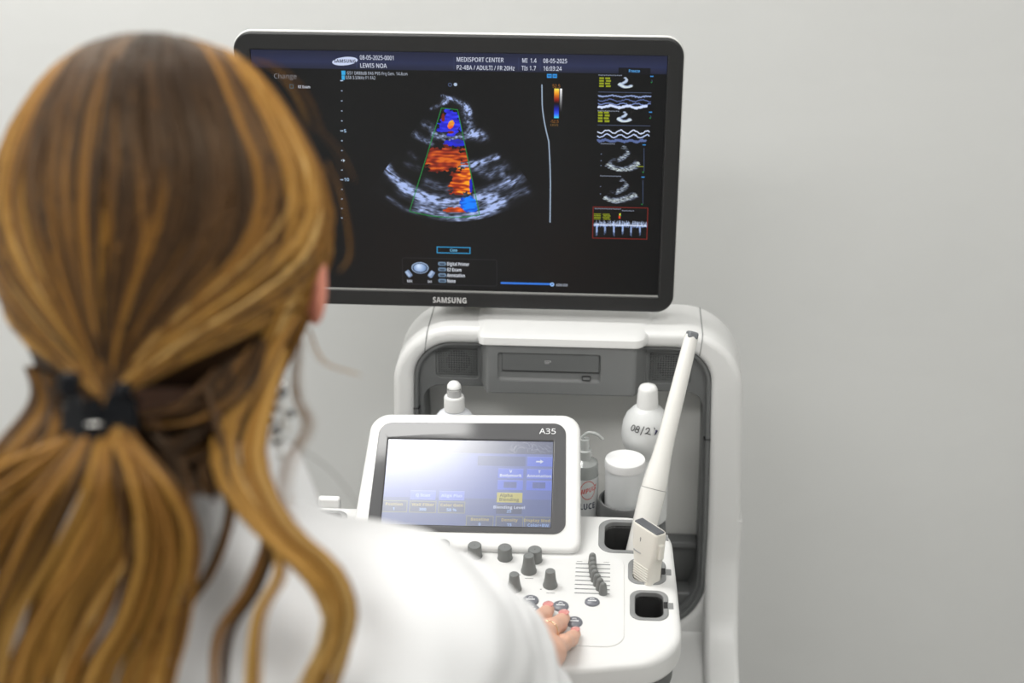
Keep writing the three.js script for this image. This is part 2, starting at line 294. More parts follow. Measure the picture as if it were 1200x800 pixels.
// ---------------------------------------------------------------- control console (own frame: x, height above the surface, -w)
const con = (() => {
  const sh = rpoly(THREE.Shape, [[-0.205, 0.005, 0.08], [-0.06, -0.024, 0.10], [0.12, -0.024, 0.10], [0.264, 0.004, 0.085], [0.2605, 0.10, 0.03], [0.254, 0.243, 0.05], [0.10, 0.243, 0.02], [-0.10, 0.243, 0.02], [-0.198, 0.243, 0.05]]);
  const cups = [[0.1750, 0.1725, 0.2425, 0.2330, 0.016], [0.2075, 0.1200, 0.2480, 0.1640, 0.012], [0.2094, 0.0616, 0.2495, 0.1100, 0.012], [-0.153, 0.196, -0.106, 0.2325, 0.012]];
  const wells = cups.map(([x0, y0, x1, y1, r]) => slab(rpath(THREE.Shape, x0 + 0.001, y0 + 0.001, x1 - 0.001, y1 - 0.001, r), 0.02, 0.12, 0));
  const g = cut(slab(sh, 0, 0.034, 0.008, 5, 12), wells);
  const c = mesh('control_console', g, M.consoleWhite, machine);
  c.position.set(-MX.x, 0.759, 0.47 - MX.z); c.rotation.x = 6 * DEG; c.userData.label = 'white control console with rounded corners';
  const add = (name, geo, m) => mesh(name, geo, m, c);
  const un = rpoly(THREE.Shape, [[-0.198, 0.012, 0.08], [-0.06, -0.016, 0.10], [0.12, -0.016, 0.10], [0.257, 0.012, 0.085], [0.2535, 0.10, 0.03], [0.247, 0.236, 0.05], [-0.192, 0.236, 0.05]]);
  add('underside', cut(slab(un, -0.033, 0.032, 0.006, 4, 12), wells), M.grey);
  cups.forEach(([x0, y0, x1, y1, r], i) => {
    const rim = rpath(THREE.Shape, x0, y0, x1, y1, r); const w = i === 0 ? 0.0068 : 0.0055; rim.holes.push(rpath(THREE.Path, x0 + w, y0 + w * 0.75, x1 - w, y1 - w * 0.75, r * 0.75));
    add('holder_rim', slab(rim, 0.0012, 0.010, 0.0012), M.rim);
    const wall = rpath(THREE.Shape, x0 + w * 0.6, y0 + w * 0.4, x1 - w * 0.6, y1 - w * 0.4, r * 0.8); wall.holes.push(rpath(THREE.Path, x0 + w, y0 + w * 0.75, x1 - w, y1 - w * 0.75, r * 0.75));
    add('holder_cup', slab(wall, -0.004, 0.066, 0.0003), M.cupDark);
    add('holder_floor', slab(rpath(THREE.Shape, x0 + w * 0.6, y0 + w * 0.4, x1 - w * 0.6, y1 - w * 0.4, r * 0.8), -0.068, 0.004, 0.0003), M.cupDark);
    if (i < 3) {
      const yc = (y0 + y1) / 2, xr = [0.2515, 0.2535, 0.2545][i];
      add('cable_slot', rbox(x1 - 0.002, xr, -0.006, 0.0010, -yc - 0.0048, -yc + 0.0048, 0.0008), M.rim);
      add('slot_gap', rbox(x1 - 0.0052, x1 - 0.0008, -0.006, 0.0015, -yc - 0.0055, -yc + 0.0055, 0.0006), M.holeDark);
    }
  });
  add('cable_hook', rbox(-0.143, -0.118, -0.01, 0.008, -0.252, -0.243, 0.003), M.consoleWhite);
  // control plate, a shallow step on the console
  const pl = rpoly(THREE.Shape, [[-0.14, 0.018, 0.02], [0.2042, 0.018, 0.02], [0.2035, 0.1665, 0.017], [-0.14, 0.1665, 0.017]]);
  add('control_plate', slab(pl, 0.0012, 0.006, 0.0006, 2), M.consoleWhite);
  const H0 = 0.0012;
  // round knobs
  const cyl = lathe([[0.0005, 0.0145], [0.0066, 0.0145], [0.0074, 0.0136], [0.0078, 0.001], [0.0084, 0.0], [0.0084, -0.001]], 28);
  const tall = (() => { const g2 = lathe([[0.0003, 0.0195], [0.0046, 0.0195], [0.0052, 0.0188], [0.0060, 0.010], [0.0073, 0.003], [0.0079, 0.0012], [0.0079, 0]], 24); return g2; })();
  for (const [x, w] of [[0.0752, 0.156], [0.1075, 0.154], [0.0424, 0.158], [-0.0235, 0.160], [0.008, 0.160], [-0.055, 0.160]]) { const k = add('knob', cyl, M.knob); k.position.set(x, H0, -w); }
  for (const [x, w, s] of [[0.1021, 0.1345, 1.08], [0.0885, 0.1040, 1], [0.1259, 0.1115, 1], [0.04, 0.11, 1], [0.0, 0.12, 1]]) {
    const k = add('knob', tall, M.knob); k.position.set(x, H0, -w); k.scale.setScalar(s);
    add('knob_marking', box(-0.0045, 0.0045, 0, 0.0002, -0.0003, 0.0003), M.inkGrey).position.set(x + 0.001, H0, -w + 0.0125);
    add('knob_marking', box(-0.0009, 0.0009, 0, 0.0002, -0.0006, 0.0006), M.inkGrey).position.set(x - 0.0095, H0, -w + 0.007);
  }
  // oval push buttons with white print
  const bt = lathe([[0.0002, 0.0036], [0.004, 0.0033], [0.0072, 0.0022], [0.0083, 0.0012], [0.0085, 0]], 32);
  const marks = mergeGeometries([box(-0.0018, 0.0018, 0, 0.0003, -0.0028, -0.0020), box(-0.0022, -0.0016, 0, 0.0003, -0.0020, -0.0006), box(0.0016, 0.0022, 0, 0.0003, -0.0020, -0.0006), box(-0.0045, 0.0045, 0, 0.0003, 0.0006, 0.0020)]);
  for (const [x, w] of [[0.1067, 0.0850], [0.1381, 0.0775], [0.1705, 0.0862], [0.153, 0.0530], [0.1085, 0.0700], [0.06, 0.075], [0.03, 0.065], [0.0, 0.06], [-0.03, 0.06]]) {
    const k = add('push_button', bt, M.button); k.position.set(x, H0, -w); if (x === 0.1705) k.scale.set(0.92, 1, 0.85);
    add('button_print', marks, M.print).position.set(x, H0 + 0.0033, -w);
  }
  add('trackball', new THREE.SphereGeometry(0.022, 32, 20).translate(0.02, -0.008, -0.028), M.button);
  // eight gain sliders
  const capG = lathe([[0.0002, 0.0150], [0.0018, 0.0147], [0.0032, 0.0132], [0.0039, 0.0105], [0.0044, 0.004], [0.0046, 0]], 18).scale(1, 1, 0.82);
  const sx = [0.1693, 0.1697, 0.1703, 0.1712, 0.1726, 0.1752, 0.1782, 0.1815];
  for (let i = 0; i < 8; i++) {
    const w = 0.1500 - i * 0.00705;
    add('slider_slot', box(0.1517 + 0 * i, 0.1885, 0, 0.0003, -w - 0.00055, -w + 0.00055), M.greyMid).position.y = H0;
    add('slider', capG, M.knob).position.set(sx[i], H0, -w);
  }
  add('slider_marking', box(0.1525, 0.1585, 0, 0.0002, -0.1543, -0.1538), M.inkGrey).position.y = H0;
  add('slider_marking', box(0.1815, 0.1875, 0, 0.0002, -0.1543, -0.1538), M.inkGrey).position.y = H0;
  return c;
})();

// ---------------------------------------------------------------- touch panel of the console
{
  const sh = rpoly(THREE.Shape, [[-0.0945, -0.013, 0.014], [0.1565, -0.013, 0.014], [0.153, 0.1575, 0.021], [-0.0835, 0.1545, 0.021]]);
  const p = mesh('touch_panel', slab(sh, 0, 0.022, 0.005, 5, 12), M.consoleWhite, machine);
  p.position.set(-MX.x, 0.789, 0.2997 - MX.z); p.rotation.set(34 * DEG, 0.8 * DEG, 0); p.userData.label = 'white framed touch screen leaning on the console';
  const add = (name, geo, m) => mesh(name, geo, m, p);
  const SX0 = -0.0635, SX1 = 0.1240, SY0 = 0.0142, SY1 = 0.1225;
  const bz = rpoly(THREE.Shape, [[-0.0775, 0.0075, 0.008], [0.1395, 0.0075, 0.014], [0.1370, 0.1445, 0.014], [-0.0735, 0.1415, 0.014]]);
  bz.holes.push(rpath(THREE.Path, SX0, SY0, SX1, SY1, 0.001));
  add('bezel', slab(bz, 0.0014, 0.003, 0.0006, 2), M.bezel);
  const ln = rpath(THREE.Shape, SX0 - 0.002, SY0 - 0.002, SX1 + 0.002, SY1 + 0.002, 0.001); ln.holes.push(rpath(THREE.Path, SX0 + 0.0012, SY0 + 0.0008, SX1 - 0.0008, SY1 - 0.0016, 0.0008));
  add('screen_gasket', slab(ln, 0.0011, 0.0012, 0), M.holeDark);
  const tex = canvasTexture(1024, 600, (x, w, h) => {
    x.fillStyle = '#5f74c4'; x.fillRect(0, 0, w, h);
    x.fillStyle = '#5a6cab'; x.fillRect(0, 0.68 * h, w, 0.32 * h); x.fillStyle = '#525c84'; x.fillRect(0, 0, w, 0.17 * h);
    x.fillStyle = '#51639f'; x.fillRect(0.55 * w, 0.20 * h, 0.28 * w, 0.11 * h);
    x.textAlign = 'center'; x.textBaseline = 'middle';
    const cell = (cx, cy, bw, bh, fill, stroke, l1, l2, c1 = '#dfe8ff', c2 = '#9fc4ff') => {
      if (fill) { x.fillStyle = fill; x.fillRect(cx - bw / 2, cy - bh / 2, bw, bh); x.fillStyle = 'rgba(255,255,255,.18)'; x.fillRect(cx - bw / 2, cy - bh / 2, bw, 5); }
      if (stroke) { x.strokeStyle = stroke; x.lineWidth = 4; x.strokeRect(cx - bw / 2, cy - bh / 2, bw, bh); }
      x.font = 'bold 27px sans-serif'; if (l1) { x.fillStyle = c1; x.fillText(l1, cx, l2 ? cy - bh * 0.2 : cy); } if (l2) { x.fillStyle = c2; x.fillText(l2, cx, cy + bh * 0.22); }
    };
    const B = '#5f7cf2', bw = 152, bh = 66;
    cell(937, 152, bw, bh, B, null, '', ''); x.fillStyle = '#e8efff'; x.beginPath(); x.moveTo(915, 147); x.lineTo(940, 147); x.lineTo(940, 138); x.lineTo(960, 152); x.lineTo(940, 166); x.lineTo(940, 157); x.lineTo(915, 157); x.fill();
    cell(765, 235, bw, bh, B, null, 'V', 'Bodymark', '#e8efff', '#e8efff'); cell(937, 235, bw, bh, B, null, 'T', 'Annotation', '#e8efff', '#e8efff');
    for (const cx of [765, 937]) { cell(cx, 313, bw, bh, B); x.fillStyle = '#4a5fae'; x.fillRect(cx - 38, 313 - 20, 76, 40); x.fillStyle = '#5a70c4'; x.fillRect(cx - 2, 293, 4, 40); }
    cell(765, 398, bw, 66, '#cfc66a', null, '', ''); x.fillStyle = '#5a5a30'; x.font = 'bold 28px sans-serif'; x.fillText('Alpha', 745, 384); x.fillText('Blending', 762, 412);
    cell(765, 475, bw, 62, '#46527c', null, 'Blending Level', '25'); x.font = 'bold 22px sans-serif';
    const Y = '#8f977f', K = '#55628c', O = '#c9b878';
    cell(595, 560, 158, 74, K, Y, 'Baseline', '0', O); cell(770, 560, 158, 74, K, Y, 'Density', '15', O); cell(940, 560, 158, 74, K, Y, 'Display Mode', 'Color+BW', O);
    cell(248, 392, bw, 62, '#7088ee', null, 'Q Scan', '', '#bcd0ff'); cell(420, 392, bw, 62, '#7088ee', null, 'Align Plus', '', '#bcd0ff');
    cell(80, 470, 155, 74, K, Y, 'Position', '1', O); cell(252, 470, 155, 74, K, Y, 'Wall Filter', '300', O); cell(424, 470, 155, 74, K, Y, 'Color Gain', '58 %', O);
    x.strokeStyle = 'rgba(220,225,240,.35)'; x.lineWidth = 3; for (let i = 0; i < 14; i++) { x.beginPath(); x.ellipse(760 + 22 * (i % 7), 50 + (i % 4) * 10, 34 - i, 26 - i, i, 0, 2.2); x.stroke(); }
    for (let i = 0; i < 9; i++) { x.beginPath(); x.moveTo(890 + i * 12, 30 + (i * 37) % 50); x.lineTo(920 + i * 12, 50 + (i * 23) % 50); x.stroke(); }
  });
  const scr = new THREE.MeshPhysicalMaterial({ color: 0x0a0b10, roughness: 0.21, ior: 2.33, emissive: 0xffffff, emissiveMap: tex, emissiveIntensity: 0.6 });
  const sg = new THREE.PlaneGeometry(SX1 - SX0 + 0.002, SY1 - SY0 + 0.002).rotateX(-Math.PI / 2).translate((SX0 + SX1) / 2, 0.0006, -(SY0 + SY1) / 2);
  add('touch_screen', sg, scr).userData.label = 'blue touch screen with menu buttons';
  const l = new THREE.RectAreaLight(0x7d90e0, 0.35, SX1 - SX0 - 0.01, SY1 - SY0 - 0.01); l.position.set((SX0 + SX1) / 2, 0.002, -(SY0 + SY1) / 2); l.rotation.x = Math.PI / 2; p.add(l);
  add('model_number', text('A35', 0.0185, 0.0070, 0.0002, fontReg).rotateX(-Math.PI / 2).translate(0.1165, 0.0015, -0.1338), M.print);
  add('panel_stand', rbox(-0.05, 0.115, -0.10, -0.018, -0.10, -0.02, 0.01), M.consoleWhite);
}

// ---------------------------------------------------------------- monitor
{
  const mon = thing('monitor', 'wide black framed monitor showing a heart ultrasound scan', 'monitor', [0, 0.918, -0.04]);
  const P = mon.position, add = (name, geo, m, parent = mon) => mesh(name, geo.translate(-P.x, -P.y, -P.z), m, parent);
  const X0 = -0.2390, X1 = 0.2385, Y0 = 0.9547, Y1 = 1.2487;
  const fr = rpath(THREE.Shape, -0.2585, 0.9345, 0.2570, 1.2690, 0.021); fr.holes.push(rpath(THREE.Path, X0, Y0, X1, Y1, 0.0005));
  add('bezel', extr(fr, -0.014, 0, 0.0022, 3, 12), M.black);
  add('back_shell', extr(rpath(THREE.Shape, -0.2598, 0.9332, 0.2583, 1.2703, 0.0225), -0.0125, -0.0065, 0.0015, 3, 12), M.shellGrey);
  add('back_cover', rbox(-0.245, 0.2435, 0.948, 1.254, -0.042, -0.012, 0.012, 4), M.shellGrey);
  add('neck', rbox(-0.035, 0.035, 0.9215, 1.03, -0.062, -0.038, 0.008), M.shellGrey);
  add('painted_lip_light', box(X0, X1, Y0 - 0.0004, Y0 + 0.0011, -0.004, -0.0006), mat([0.30, 0.30, 0.29], 0.4));  // ceiling light caught on the lower lip, put in as a paler strip
  add('brand_lettering', text('SAMSUNG', 0.0410, 0.0074, 0.0003).translate(-0.0136, 0.9440, 0), mat([0.62, 0.62, 0.62], 0.4)).userData.label = 'silver brand lettering on the lower frame';
  const W = 2048, Hh = 1262;
  const tex = canvasTexture(W, Hh, (x) => {
    x.fillStyle = '#050506'; x.fillRect(0, 0, W, Hh);
    const hd = x.createLinearGradient(0, 0, 0, 96); hd.addColorStop(0, '#1c2038'); hd.addColorStop(0.6, '#262c4c'); hd.addColorStop(1, '#1b1f33'); x.fillStyle = hd; x.fillRect(0, 0, W, 92);
    x.fillStyle = '#2c3352'; for (const sx of [522, 1004, 1322, 1428]) x.fillRect(sx, 22, 5, 62);
    const T = (s, px, py, size, width, col = '#e6ebf7', wgt = '') => { x.font = `${wgt} ${size}px sans-serif`; x.fillStyle = col; x.textBaseline = 'middle'; x.textAlign = 'left'; const m = x.measureText(s).width; x.save(); x.translate(px, py); if (width) x.scale(width / m, 1); x.fillText(s, 0, 0); x.restore(); };
    // oval brand mark
    x.save(); x.translate(467, 52); x.rotate(-0.12); x.fillStyle = '#c9d3ee'; x.beginPath(); x.ellipse(0, 0, 64, 21, 0, 0, 7); x.fill(); x.rotate(0.12); x.fillStyle = '#20263c'; x.font = 'bold 23px sans-serif'; x.textAlign = 'center'; x.textBaseline = 'middle'; x.fillText('SAMSUNG', 0, 0); x.restore();
    T('08-05-2025-0001', 541, 32, 31, 172); T('LEWIS NOA', 540, 72, 31, 134); T('MEDISPORT CENTER', 1018, 34, 30, 233); T('P2-4BA / ADULTI / FR 20Hz', 1018, 74, 30, 287);
    T('MI  1.4', 1340, 34, 30, 72); T('TIs 1.7', 1338, 72, 30, 72); T('08-05-2025', 1444, 34, 30, 118); T('16:03:24', 1444, 72, 30, 92);
    x.fillStyle = '#0c0d14'; x.fillRect(1813, 62, 156, 32); T('Freeze', 1862, 78, 22, 56, '#53a7ee', 'bold');
    x.fillStyle = '#35a5dd'; x.fillRect(447, 100, 20, 22); x.fillRect(447, 124, 16, 22); T('G51 DR88dB FA6 P95 Frq Gen. 14.8cm', 474, 111, 21, 302, '#cdd6e6'); T('G58 3.50kHz F1 FA2', 466, 134, 21, 150, '#cdd6e6');
    T('Change', 107, 133, 34, 116, '#8d9097'); T('EZ Exam', 226, 184, 20, 62, '#d8dde8', 'bold'); x.strokeStyle = '#2f7f9a'; x.lineWidth = 3; x.strokeRect(186, 175, 16, 18);
    // depth ruler
    for (let i = 0; i <= 14; i++) { const y = 151 + i * 51.5, rx = 446 - i * 2.15, big = i % 5 === 0; x.fillStyle = '#bcd2ee'; x.fillRect(rx - (big ? 7 : 3), y - 3, big ? 15 : 8, 5); }
    T('5', 446, 408, 24, 0, '#a9c9ea', 'bold'); T('10', 436, 664, 24, 0, '#a9c9ea', 'bold'); x.fillStyle = '#cfe0f4'; x.beginPath(); x.moveTo(436, 553); x.lineTo(446, 563); x.lineTo(436, 573); x.fill();
    // orientation mark
    x.fillStyle = '#aebfd8'; x.beginPath(); x.arc(1012, 160, 9, 0, 7); x.fill(); x.strokeStyle = '#4a5a80'; x.lineWidth = 4; x.beginPath(); x.arc(985, 162, 8, 0, 7); x.stroke();
    // probe trace line
    x.strokeStyle = '#9fb2c8'; x.lineWidth = 6; x.beginPath(); x.moveTo(1439, 153); x.lineTo(1441, 250); x.quadraticCurveTo(1446, 330, 1475, 440); x.quadraticCurveTo(1483, 540, 1486, 658); x.lineTo(1486, 872); x.stroke();
    x.fillStyle = '#2d8fdc'; x.fillRect(1463, 99, 24, 20); x.fillRect(1491, 99, 22, 20); x.fillStyle = '#0d2038'; x.fillRect(1467, 107, 16, 4); x.fillRect(1495, 107, 14, 4);
    // colour bar
    const cb = x.createLinearGradient(0, 172, 0, 322); [[0, '#f7e85a'], [0.15, '#f0a020'], [0.38, '#8a1a08'], [0.49, '#200404'], [0.51, '#04041c'], [0.68, '#1018a0'], [0.85, '#2a58f0'], [1, '#40d8f0']].forEach(([o, c]) => cb.addColorStop(o, c)); x.fillStyle = cb; x.fillRect(1500, 172, 24, 150);
    const gb = x.createLinearGradient(0, 172, 0, 290); gb.addColorStop(0, '#ffffff'); gb.addColorStop(1, '#101014'); x.fillStyle = gb; x.fillRect(1528, 172, 11, 116);
    T('52.5', 1490, 160, 22, 40, '#c07a20'); T('-52.5', 1482, 338, 20, 42, '#c07a20'); T('cm/s', 1482, 356, 18, 40, '#a87a30');
    // lower tool box
    x.strokeStyle = '#2e9ad0'; x.lineWidth = 5; x.strokeRect(905, 1018, 170, 32); T('Cine', 970, 1035, 22, 40, '#7cc8f0', 'bold');
    x.strokeStyle = '#2a2c31'; x.lineWidth = 3; x.beginPath(); x.roundRect(722, 1082, 491, 146, 12); x.stroke();
    let g = x.createRadialGradient(806, 1126, 4, 814, 1137, 44); g.addColorStop(0, '#cfe2fa'); g.addColorStop(0.6, '#7f9cc8'); g.addColorStop(1, '#33445e'); x.fillStyle = '#93a9c8'; x.beginPath(); x.ellipse(814, 1136, 45, 32, 0, 0, 7); x.fill(); x.fillStyle = '#1a2232'; x.beginPath(); x.ellipse(814, 1137, 39, 27, 0, 0, 7); x.fill(); x.fillStyle = g; x.beginPath(); x.ellipse(814, 1136, 35, 23, 0, 0, 7); x.fill();
    for (const [bx, ang] of [[754, -0.6], [872, 0.6]]) { x.save(); x.translate(bx, 1170); x.rotate(ang); x.fillStyle = '#7d92b4'; x.beginPath(); x.roundRect(-13, -20, 26, 40, 7); x.fill(); x.fillStyle = '#a9bcd8'; x.fillRect(-10, -17, 12, 30); x.restore(); }
    T('Edit', 744, 1210, 20, 28, '#d8dde8', 'bold'); T('Set', 852, 1210, 20, 22, '#d8dde8', 'bold');
    ['Digital Printer', 'EZ Exam', 'Annotation', 'None'].forEach((s, i) => { const y = 1110 + i * 31.5; x.fillStyle = '#6d86a0'; x.beginPath(); x.roundRect(908, y - 10, 42, 21, 8); x.fill(); x.fillStyle = '#3a4c60'; x.fillRect(916, y - 3, 26, 10); T(s, 954, y + 1, 26, [116, 76, 94, 44][i], '#dfe5ef', 'bold'); });
    x.fillStyle = '#2f74d8'; x.fillRect(1233, 1204, 266, 11); x.fillStyle = '#9cc4f4'; x.beginPath(); x.arc(1500, 1211, 11, 0, 7); x.fill(); x.fillStyle = '#2f5fa8'; x.beginPath(); x.arc(1500, 1211, 5, 0, 7); x.fill(); T('#200/200', 1520, 1213, 19, 60, '#aeb6c4', 'bold');
    // the scan itself: echoes in a fan, streaked across the beam, with a colour window
    const L = [], seg = (pts, w, v, soft = 1) => L.push({ pts, w, v, soft });       // polylines in scan units
    seg([[451, 194], [458, 206], [470, 216], [486, 226], [505, 233], [530, 238], [555, 236], [580, 232]], 7, 1.0); seg([[470, 222], [500, 238], [530, 246], [560, 248], [590, 240]], 9, 0.62); seg([[488, 244], [510, 252], [535, 258], [560, 256], [580, 246]], 7, 0.75);
    seg([[453, 232], [470, 245], [490, 251]], 4, 0.38); seg([[525, 190], [545, 194], [565, 190], [582, 184]], 5, 0.95); seg([[555, 196], [575, 204], [590, 196]], 9, 0.5); seg([[520, 120], [530, 117], [545, 124], [550, 132]], 4, 0.7); seg([[518, 113], [528, 116]], 2.5, 0.7);
    seg([[546, 130], [549, 145], [553, 157], [566, 161]], 8, 0.62); seg([[508, 158], [525, 163], [545, 160], [560, 156]], 6, 0.72); seg([[484, 156], [496, 164], [505, 168]], 5, 0.6); seg([[498, 146], [506, 150]], 7, 0.45); seg([[560, 228], [585, 220], [610, 210]], 8, 0.6); seg([[575, 240], [595, 232], [617, 224]], 7, 0.45);
    seg([[480, 180], [488, 186]], 4, 0.3); seg([[475, 192], [490, 198]], 5, 0.25); seg([[500, 214], [520, 222], [545, 224]], 8, 0.42); seg([[590, 205], [600, 215]], 6, 0.5); seg([[505, 128], [515, 124], [522, 122]], 3, 0.5);
    const bx0 = 560, by0 = 150, bw = 860, bh = 780, im = x.getImageData(bx0, by0, bw, bh), D = im.data;
    const dseg = (px, py, a, b) => { const dx = b[0] - a[0], dy = b[1] - a[1], t = clamp(((px - a[0]) * dx + (py - a[1]) * dy) / (dx * dx + dy * dy), 0, 1); return Math.hypot(px - a[0] - dx * t, py - a[1] - dy * t); };
    const blob = (px, py, cx, cy, rx, ry, rot = 0) => { const c = Math.cos(rot), s = Math.sin(rot), u = ((px - cx) * c + (py - cy) * s) / rx, v = (-(px - cx) * s + (py - cy) * c) / ry; return 1 - Math.hypot(u, v); };
    for (let j = 0; j < bh; j++) for (let i = 0; i < bw; i++) {
      const cx = bx0 + i, cy = by0 + j, py = (cy + 242.7 + 0.0871 * ((cx + 1274.5) / 4.2985)) / 4.4611, px = (cx + 1274.5 + 0.0672 * py) / 4.2985;
      const dx = px - 530, dy = py - 92, rad = Math.hypot(dx, dy), th = Math.atan2(dx, dy);
      if (rad > 169.5 || Math.abs(th) > 0.64 || rad < 14) continue;
      let e = 0; for (const l of L) { let d = 1e9; for (let q = 0; q < l.pts.length - 1; q++) d = Math.min(d, dseg(px, py, l.pts[q], l.pts[q + 1])); if (d < l.w * 2.4) e += l.v * Math.exp(-(d * d) / (l.w * l.w * 0.55)); }
      const st = 0.72 + 0.75 * noise(th * 13, rad * 0.30) + 0.55 * noise(th * 26, rad * 0.75, 3) + 0.14 * noise(th * 90, rad * 1.6, 9);
      const haze = 0.05 * sstep(70, 150, rad) * (0.6 + noise(th * 12, rad * 0.2, 4));
      let v = clamp(e * clamp(st, 0.05, 1.5) * 1.15 + haze, 0, 1); v = Math.pow(v, 1.15);
      let r = 5 + v * 165, gg = 5 + v * 184, b = 6 + v * 232;
      // colour flow inside the window
      const tt = (py - 128) / 122, left = mix(517, 480, tt), right = mix(536, 561, tt);
      if (px > left + 0.5 && px < right - 0.5 && tt > 0 && tt < 1) {
        const n1 = noise(px * 0.12, py * 0.12, 7) * 0.5 + noise(px * 0.3, py * 0.4, 8) * 0.3, fl = noise(px * 0.10, py * 0.35, 11), put = (R, G, Bc) => { r = R; gg = G; b = Bc; };
        if (blob(px, py, 527, 145, 14, 16) + n1 > 0.10 && py < 160) put(38 + 30 * fl, 42 + 40 * fl, 215 + 60 * fl);
        if (blob(px, py, 534, 168, 14, 5) + n1 > 0.15) put(30, 36, 190 + 60 * fl);
        if (blob(px, py, 520, 186, 34, 15, -0.08) + n1 * 0.7 > 0.1 && py > 169) { const h = clamp(0.5 + fl * 1.1 + blob(px, py, 524, 187, 26, 9) * 0.4, 0, 1); put(95 + 120 * h, 26 + 80 * h * h, 8 + 18 * h); }
        if (blob(px, py, 540, 214, 15, 22, 0.1) + n1 > 0.12 && py > 196 && py < 229) { const h = clamp(0.45 + fl * 1.1 + (px - 538) * 0.04, 0, 1); put(120 + 135 * h, 34 + 130 * h * h, 8 + 20 * h); }
        if (blob(px, py, 551, 242, 12, 12) + n1 * 0.8 > 0.1) { const h = clamp(0.5 + blob(px, py, 551, 241, 12, 10) + fl, 0, 1); put(10, 40 + 90 * h, 170 + 85 * h); }
        if (blob(px, py, 533, 249, 14, 5.5) + n1 * 0.9 > 0.15) put(190 + 120 * fl, 70 + 60 * fl, 12);
        if (blob(px, py, 528, 147, 3.5, 6, 0.4) + n1 * 0.5 > 0.05) put(230, 130 + 80 * fl, 40);
        if (blob(px, py, 519, 138, 2.4, 6) + n1 * 0.6 > 0.1 || blob(px, py, 527, 155, 4, 2) + n1 > 0.1) put(120, 34, 14);
        if (blob(px, py, 552, 217, 3, 10) + n1 > 0.25) put(20, 30, 190);
      }
      const o = (j * bw + i) * 4; D[o] = clamp(r, 0, 255); D[o + 1] = clamp(gg, 0, 255); D[o + 2] = clamp(b, 0, 255);
    }
    x.putImageData(im, bx0, by0);
    x.strokeStyle = '#1d8a3c'; x.lineWidth = 4; x.beginPath(); x.moveTo(941, 281); x.lineTo(1021, 288); x.lineTo(1126, 838); x.quadraticCurveTo(950, 878, 767, 826); x.closePath(); x.stroke();
    // column of small stored pictures
    const fan = (cx, cy, s, k) => { for (let i = 0; i < 900; i++) { const a = rr(-0.62, 0.62), q = Math.sqrt(rnd()), y = cy + q * s * Math.cos(a), xx = cx + q * s * Math.sin(a) * 1.15; const v = Math.max(0, Math.exp(-Math.pow((q - 0.86 - 0.1 * Math.sin(a * 3 + k)) * 9, 2)) + 0.8 * Math.exp(-Math.pow((q - 0.45 + a * 0.35) * 9, 2)) * (a > -0.3 ? 1 : 0.3) + (q < 0.16 ? 0.5 : 0)) * rr(0.4, 1); if (v > 0.15) { x.fillStyle = `rgba(${150 + 80 * v},${170 + 70 * v},225,${v * 0.8})`; x.fillRect(xx - 5, y - 1.5, 11, 3); } } };
    const yel = (px, py, w, h) => { x.fillStyle = '#8f9a14'; for (let r = 0; r < 4; r++) { x.fillRect(px, py + r * h / 4, w * 0.4, h / 4 - 4); x.fillRect(px + w * 0.5 + (r % 2) * 4, py + r * h / 4, w * 0.42, h / 4 - 4); } };
    const cap = (px, py, w) => { x.fillStyle = '#8a93a5'; for (let q = 0; q < w; q += 9) x.fillRect(px + q, py + (q % 2), 6, 5); };
    const waves = (x0, x1, y, amp, per, thick, col) => { x.strokeStyle = col; x.lineWidth = thick; x.beginPath(); for (let q = x0; q <= x1; q += 4) { const yy = y + amp * Math.sin((q - x0) / per * 6.28) + rr(-2.5, 2.5); if (q === x0) x.moveTo(q, yy); else x.lineTo(q, yy); } x.stroke(); };
    cap(1716, 98, 110); yel(1720, 112, 58, 52); fan(1846, 108, 56, 0.4); x.fillStyle = '#4c5874'; x.fillRect(1716, 184, 262, 3); waves(1716, 1976, 205, 3, 90, 7, '#8b9cc8'); waves(1716, 1976, 226, 5, 80, 5, '#59699a'); waves(1716, 1976, 244, 4, 70, 6, '#6f80b4'); waves(1716, 1960, 258, 5, 85, 12, '#cfdcfa');
    cap(1716, 278, 100); yel(1718, 284, 58, 58); fan(1846, 280, 56, 1.2); x.fillStyle = '#4c5874'; x.fillRect(1716, 352, 262, 3); waves(1716, 1976, 386, 8, 66, 6, '#cfdaf4'); waves(1716, 1976, 408, 8, 66, 6, '#b9c8ec'); waves(1716, 1960, 432, 4, 60, 12, '#58699a');
    cap(1735, 446, 70); fan(1850, 452, 140, 2); cap(1735, 614, 100); fan(1846, 624, 140, 3.3); x.fillStyle = '#8f9a14'; x.fillRect(1918, 562, 36, 4);
    x.fillStyle = '#7f90b0'; for (const [a, b] of [[1736, 500], [1736, 535], [1736, 560], [1736, 670], [1736, 710]]) x.fillRect(a, b, 5, 5);
    x.strokeStyle = '#3c4a66'; x.lineWidth = 4; for (const [a, b, c2] of [[1976, 100, 130], [1976, 280, 310], [1950, 448, 590], [1950, 616, 760]]) { x.beginPath(); x.moveTo(a, b + 20); x.lineTo(a + 4, c2); x.stroke(); x.fillStyle = '#3a8ad0'; x.fillRect(a - 8, b, 16, 6); x.fillStyle = '#1d8a3c'; x.fillRect(a - 4, c2, 7, 6); }
    x.strokeStyle = '#7c2018'; x.lineWidth = 4; x.strokeRect(1704, 782, 276, 168); cap(1712, 788, 130); yel(1708, 818, 88, 34); x.fillStyle = '#e0e040'; x.fillRect(1836, 814, 8, 10); x.fillStyle = '#e04820'; x.fillRect(1834, 826, 9, 16); x.fillStyle = '#30b050'; x.fillRect(1840, 822, 6, 6); cap(1850, 796, 60);
